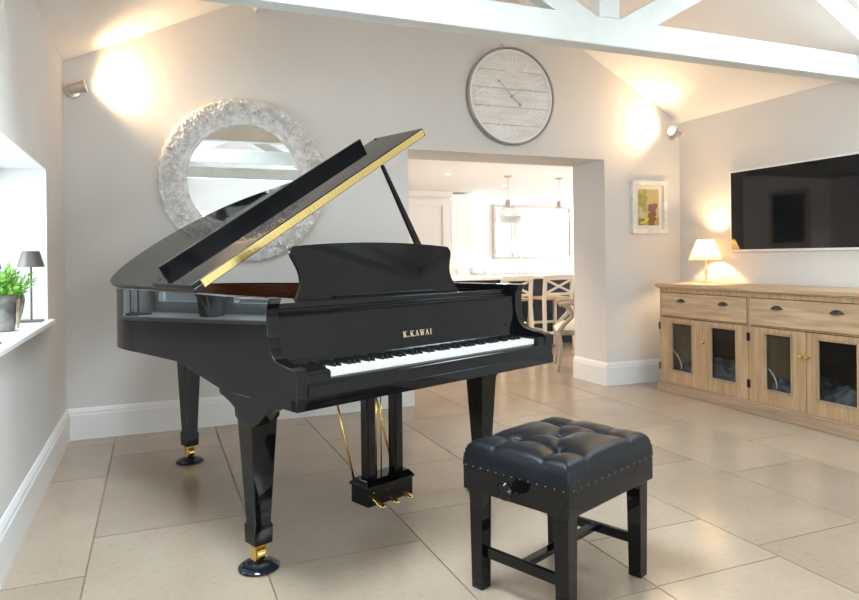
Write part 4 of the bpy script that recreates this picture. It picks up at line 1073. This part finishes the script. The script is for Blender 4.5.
for x, y, lb in [(2.6, 1.5, 'added unseen recessed downlight at the left end of the kitchen, by the dark landscape'), (3.6, 1.7, 'added unseen recessed downlight just inside the kitchen opening')]:
    t = thing('recessed_downlight', lb, 'downlight', (x, y, KZ), 0, 'recessed kitchen downlights')
    bm = NB(); lathe(bm, [(.050, -.001), (.050, -.006), (.036, -.006), (.036, -.001)], 24, caps=False); obj('trim_ring', bm, white_m, t)
    bm = NB(); lathe(bm, [(.035, -.003), (.0, -.003)], 20, caps=False); obj('bulb', bm, MATS['downlight_face'], t)
    L_ = bpy.data.lights.new('downlight_beam', 'SPOT'); L_.energy = 110; L_.color = (1, .84, .66); L_.spot_size = math.radians(120); L_.spot_blend = .6; L_.shadow_soft_size = .035
    lo_ = bpy.data.objects.new('downlight_beam', L_); C.objects.link(lo_); lo_.location = (x, y, KZ-.02)
# bar stools
def bar_stool(x, y, rz, label):
    t = thing('bar_stool', label, 'bar stool', (x, y, 0), rz, 'cross-back bar stools at the island')
    w_ = .205
    # back posts (camera side), rising from rear legs
    for s in (-1, 1):
        bm = NB(); P0 = [(s*(w_+.02), -.245, 0), (s*w_, -.20, .64), (s*w_, -.235, .95)]
        rings = []
        for (a, b, c) in P0: rings.append([bm.verts.new((a+i*.024, b+j*.015, c)) for i, j in ((-1, -1), (1, -1), (1, 1), (-1, 1))])
        for A, B in zip(rings, rings[1:]):
            for k in range(4): bm.faces.new([A[k], A[(k+1) % 4], B[(k+1) % 4], B[k]])
        bm.faces.new(rings[0][::-1]); bm.faces.new(rings[-1]); obj('leg', bm, stool_m, t, bevel=.003)
    for s in (-1, 1):
        bm = NB(); taper(bm, [(s*(w_+.015), .22, 0, .018, .018), (s*(w_-.02), .16, .64, .020, .020)]); obj('leg', bm, stool_m, t, bevel=.003)
    bm = NB(); box(bm, -w_-.015, w_+.015, -.205, .20, .64, .675); obj('seat', bm, seatw_m, t, bevel=.008)
    bm = NB(); box(bm, -w_-.02, w_+.02, -.25, -.225, .90, .965); obj('top_rail', bm, stool_m, t, bevel=.006)
    bm = NB(); box(bm, -w_, w_, -.232, -.212, .70, .735); obj('lower_rail', bm, stool_m, t, bevel=.004)
    bm = NB()
    for s in (-1, 1):
        a = Vector((-s*(w_-.02), 0, .735)); b = Vector((s*(w_-.02), 0, .90)); d = (b-a).normalized(); n = Vector((-d.z, 0, d.x))*.014
        prism(bm, [((a+n).x, (a+n).z), ((b+n).x, (b+n).z), ((b-n).x, (b-n).z), ((a-n).x, (a-n).z)], lambda p, tt: Vector((p[0], tt, p[1])), -.238+.001*s, -.222+.001*s)
    obj('cross_splat', bm, stool_m, t)
    for z, y0 in ((.20, -.235), (.30, .20)):
        bm = NB(); box(bm, -w_-.005, w_+.005, y0-.012, y0+.012, z, z+.035); obj('foot_rail', bm, stool_m, t, bevel=.003)
    for s in (-1, 1):
        bm = NB(); box(bm, s*(w_+.0)-.011, s*(w_+.0)+.011, -.22, .19, .24, .27); obj('side_rail', bm, stool_m, t, bevel=.003)
bar_stool(4.80, 2.52, 0, 'pale wooden bar stool with cross back at the island, next to the piano end')
bar_stool(5.42, 2.52, 0, 'pale wooden bar stool with cross back at the island, nearest the pillar')
# dining chair
def dining_chair():
    t = thing('carved_armchair', 'carved weathered-wood armchair with cream upholstered seat, partly behind the pillar', 'chair', (4.84, .96, 0), -PI/6)
    # faces left (-x); its arm front towards the camera-left
    def sw(pts, rads, name, m=carve_m):
        bm = NB(); tube(bm, smooth_pts(pts, 5), [rads[0]+(rads[-1]-rads[0])*k/(len(smooth_pts(pts, 5))-1) for k in range(len(smooth_pts(pts, 5)))], 10); return obj(name, bm, m, t, smooth=True)
    for s in (-1, 1):
        y = s*.26
        sw([(-.28, y, 0), (-.26, y, .12), (-.25, y, .28), (-.27, y, .40)], (.018, .030), 'leg')
        sw([(.30, y*.85, 0), (.25, y*.85, .2), (.23, y*.85, .42)], (.018, .026), 'leg')
        sw([(-.26, y, .42), (-.20, y*1.05, .50), (-.13, y*1.08, .58), (-.15, y*1.08, .66), (-.22, y*1.08, .70)], (.024, .022), 'arm_post')
        sw([(-.26, y*1.08, .695), (-.16, y*1.08, .715), (.0, y*1.05, .70), (.22, y*.9, .74)], (.024, .018), 'arm_rail')
    bm = NB(); box(bm, -.30, .26, -.28, .28, .38, .43); obj('seat_frame', bm, carve_m, t, bevel=.01)
    bm = NB(); n = 16; g = []
    for i in range(n+1):
        g.append([bm.verts.new(((i/n-.5)*.54-.02, (j/n-.5)*.52, .43+.085*(1-abs(2*i/n-1)**4)*(1-abs(2*j/n-1)**4))) for j in range(n+1)])
    for i in range(n):
        for j in range(n): bm.faces.new([g[i][j], g[i+1][j], g[i+1][j+1], g[i][j+1]])
    obj('seat_cushion', bm, linen_m, t, smooth=True)
    bm = NB()
    prism(bm, [(-.24, .46), (.24, .46), (.27, .80), (.20, .98), (0, 1.03), (-.20, .98), (-.27, .80)], lambda p, tt: Vector((.24+(p[1]-.46)*.18+tt, p[0], p[1])), 0, .05); obj('back_frame', bm, carve_m, t, bevel=.012)
    bm = NB()
    prism(bm, [(-.18, .52), (.18, .52), (.21, .79), (.15, .93), (0, .97), (-.15, .93), (-.21, .79)], lambda p, tt: Vector((.24+(p[1]-.46)*.18+tt, p[0], p[1])), -.03, 0.0); obj('back_cushion', bm, linen_m, t, bevel=.012)
dining_chair()
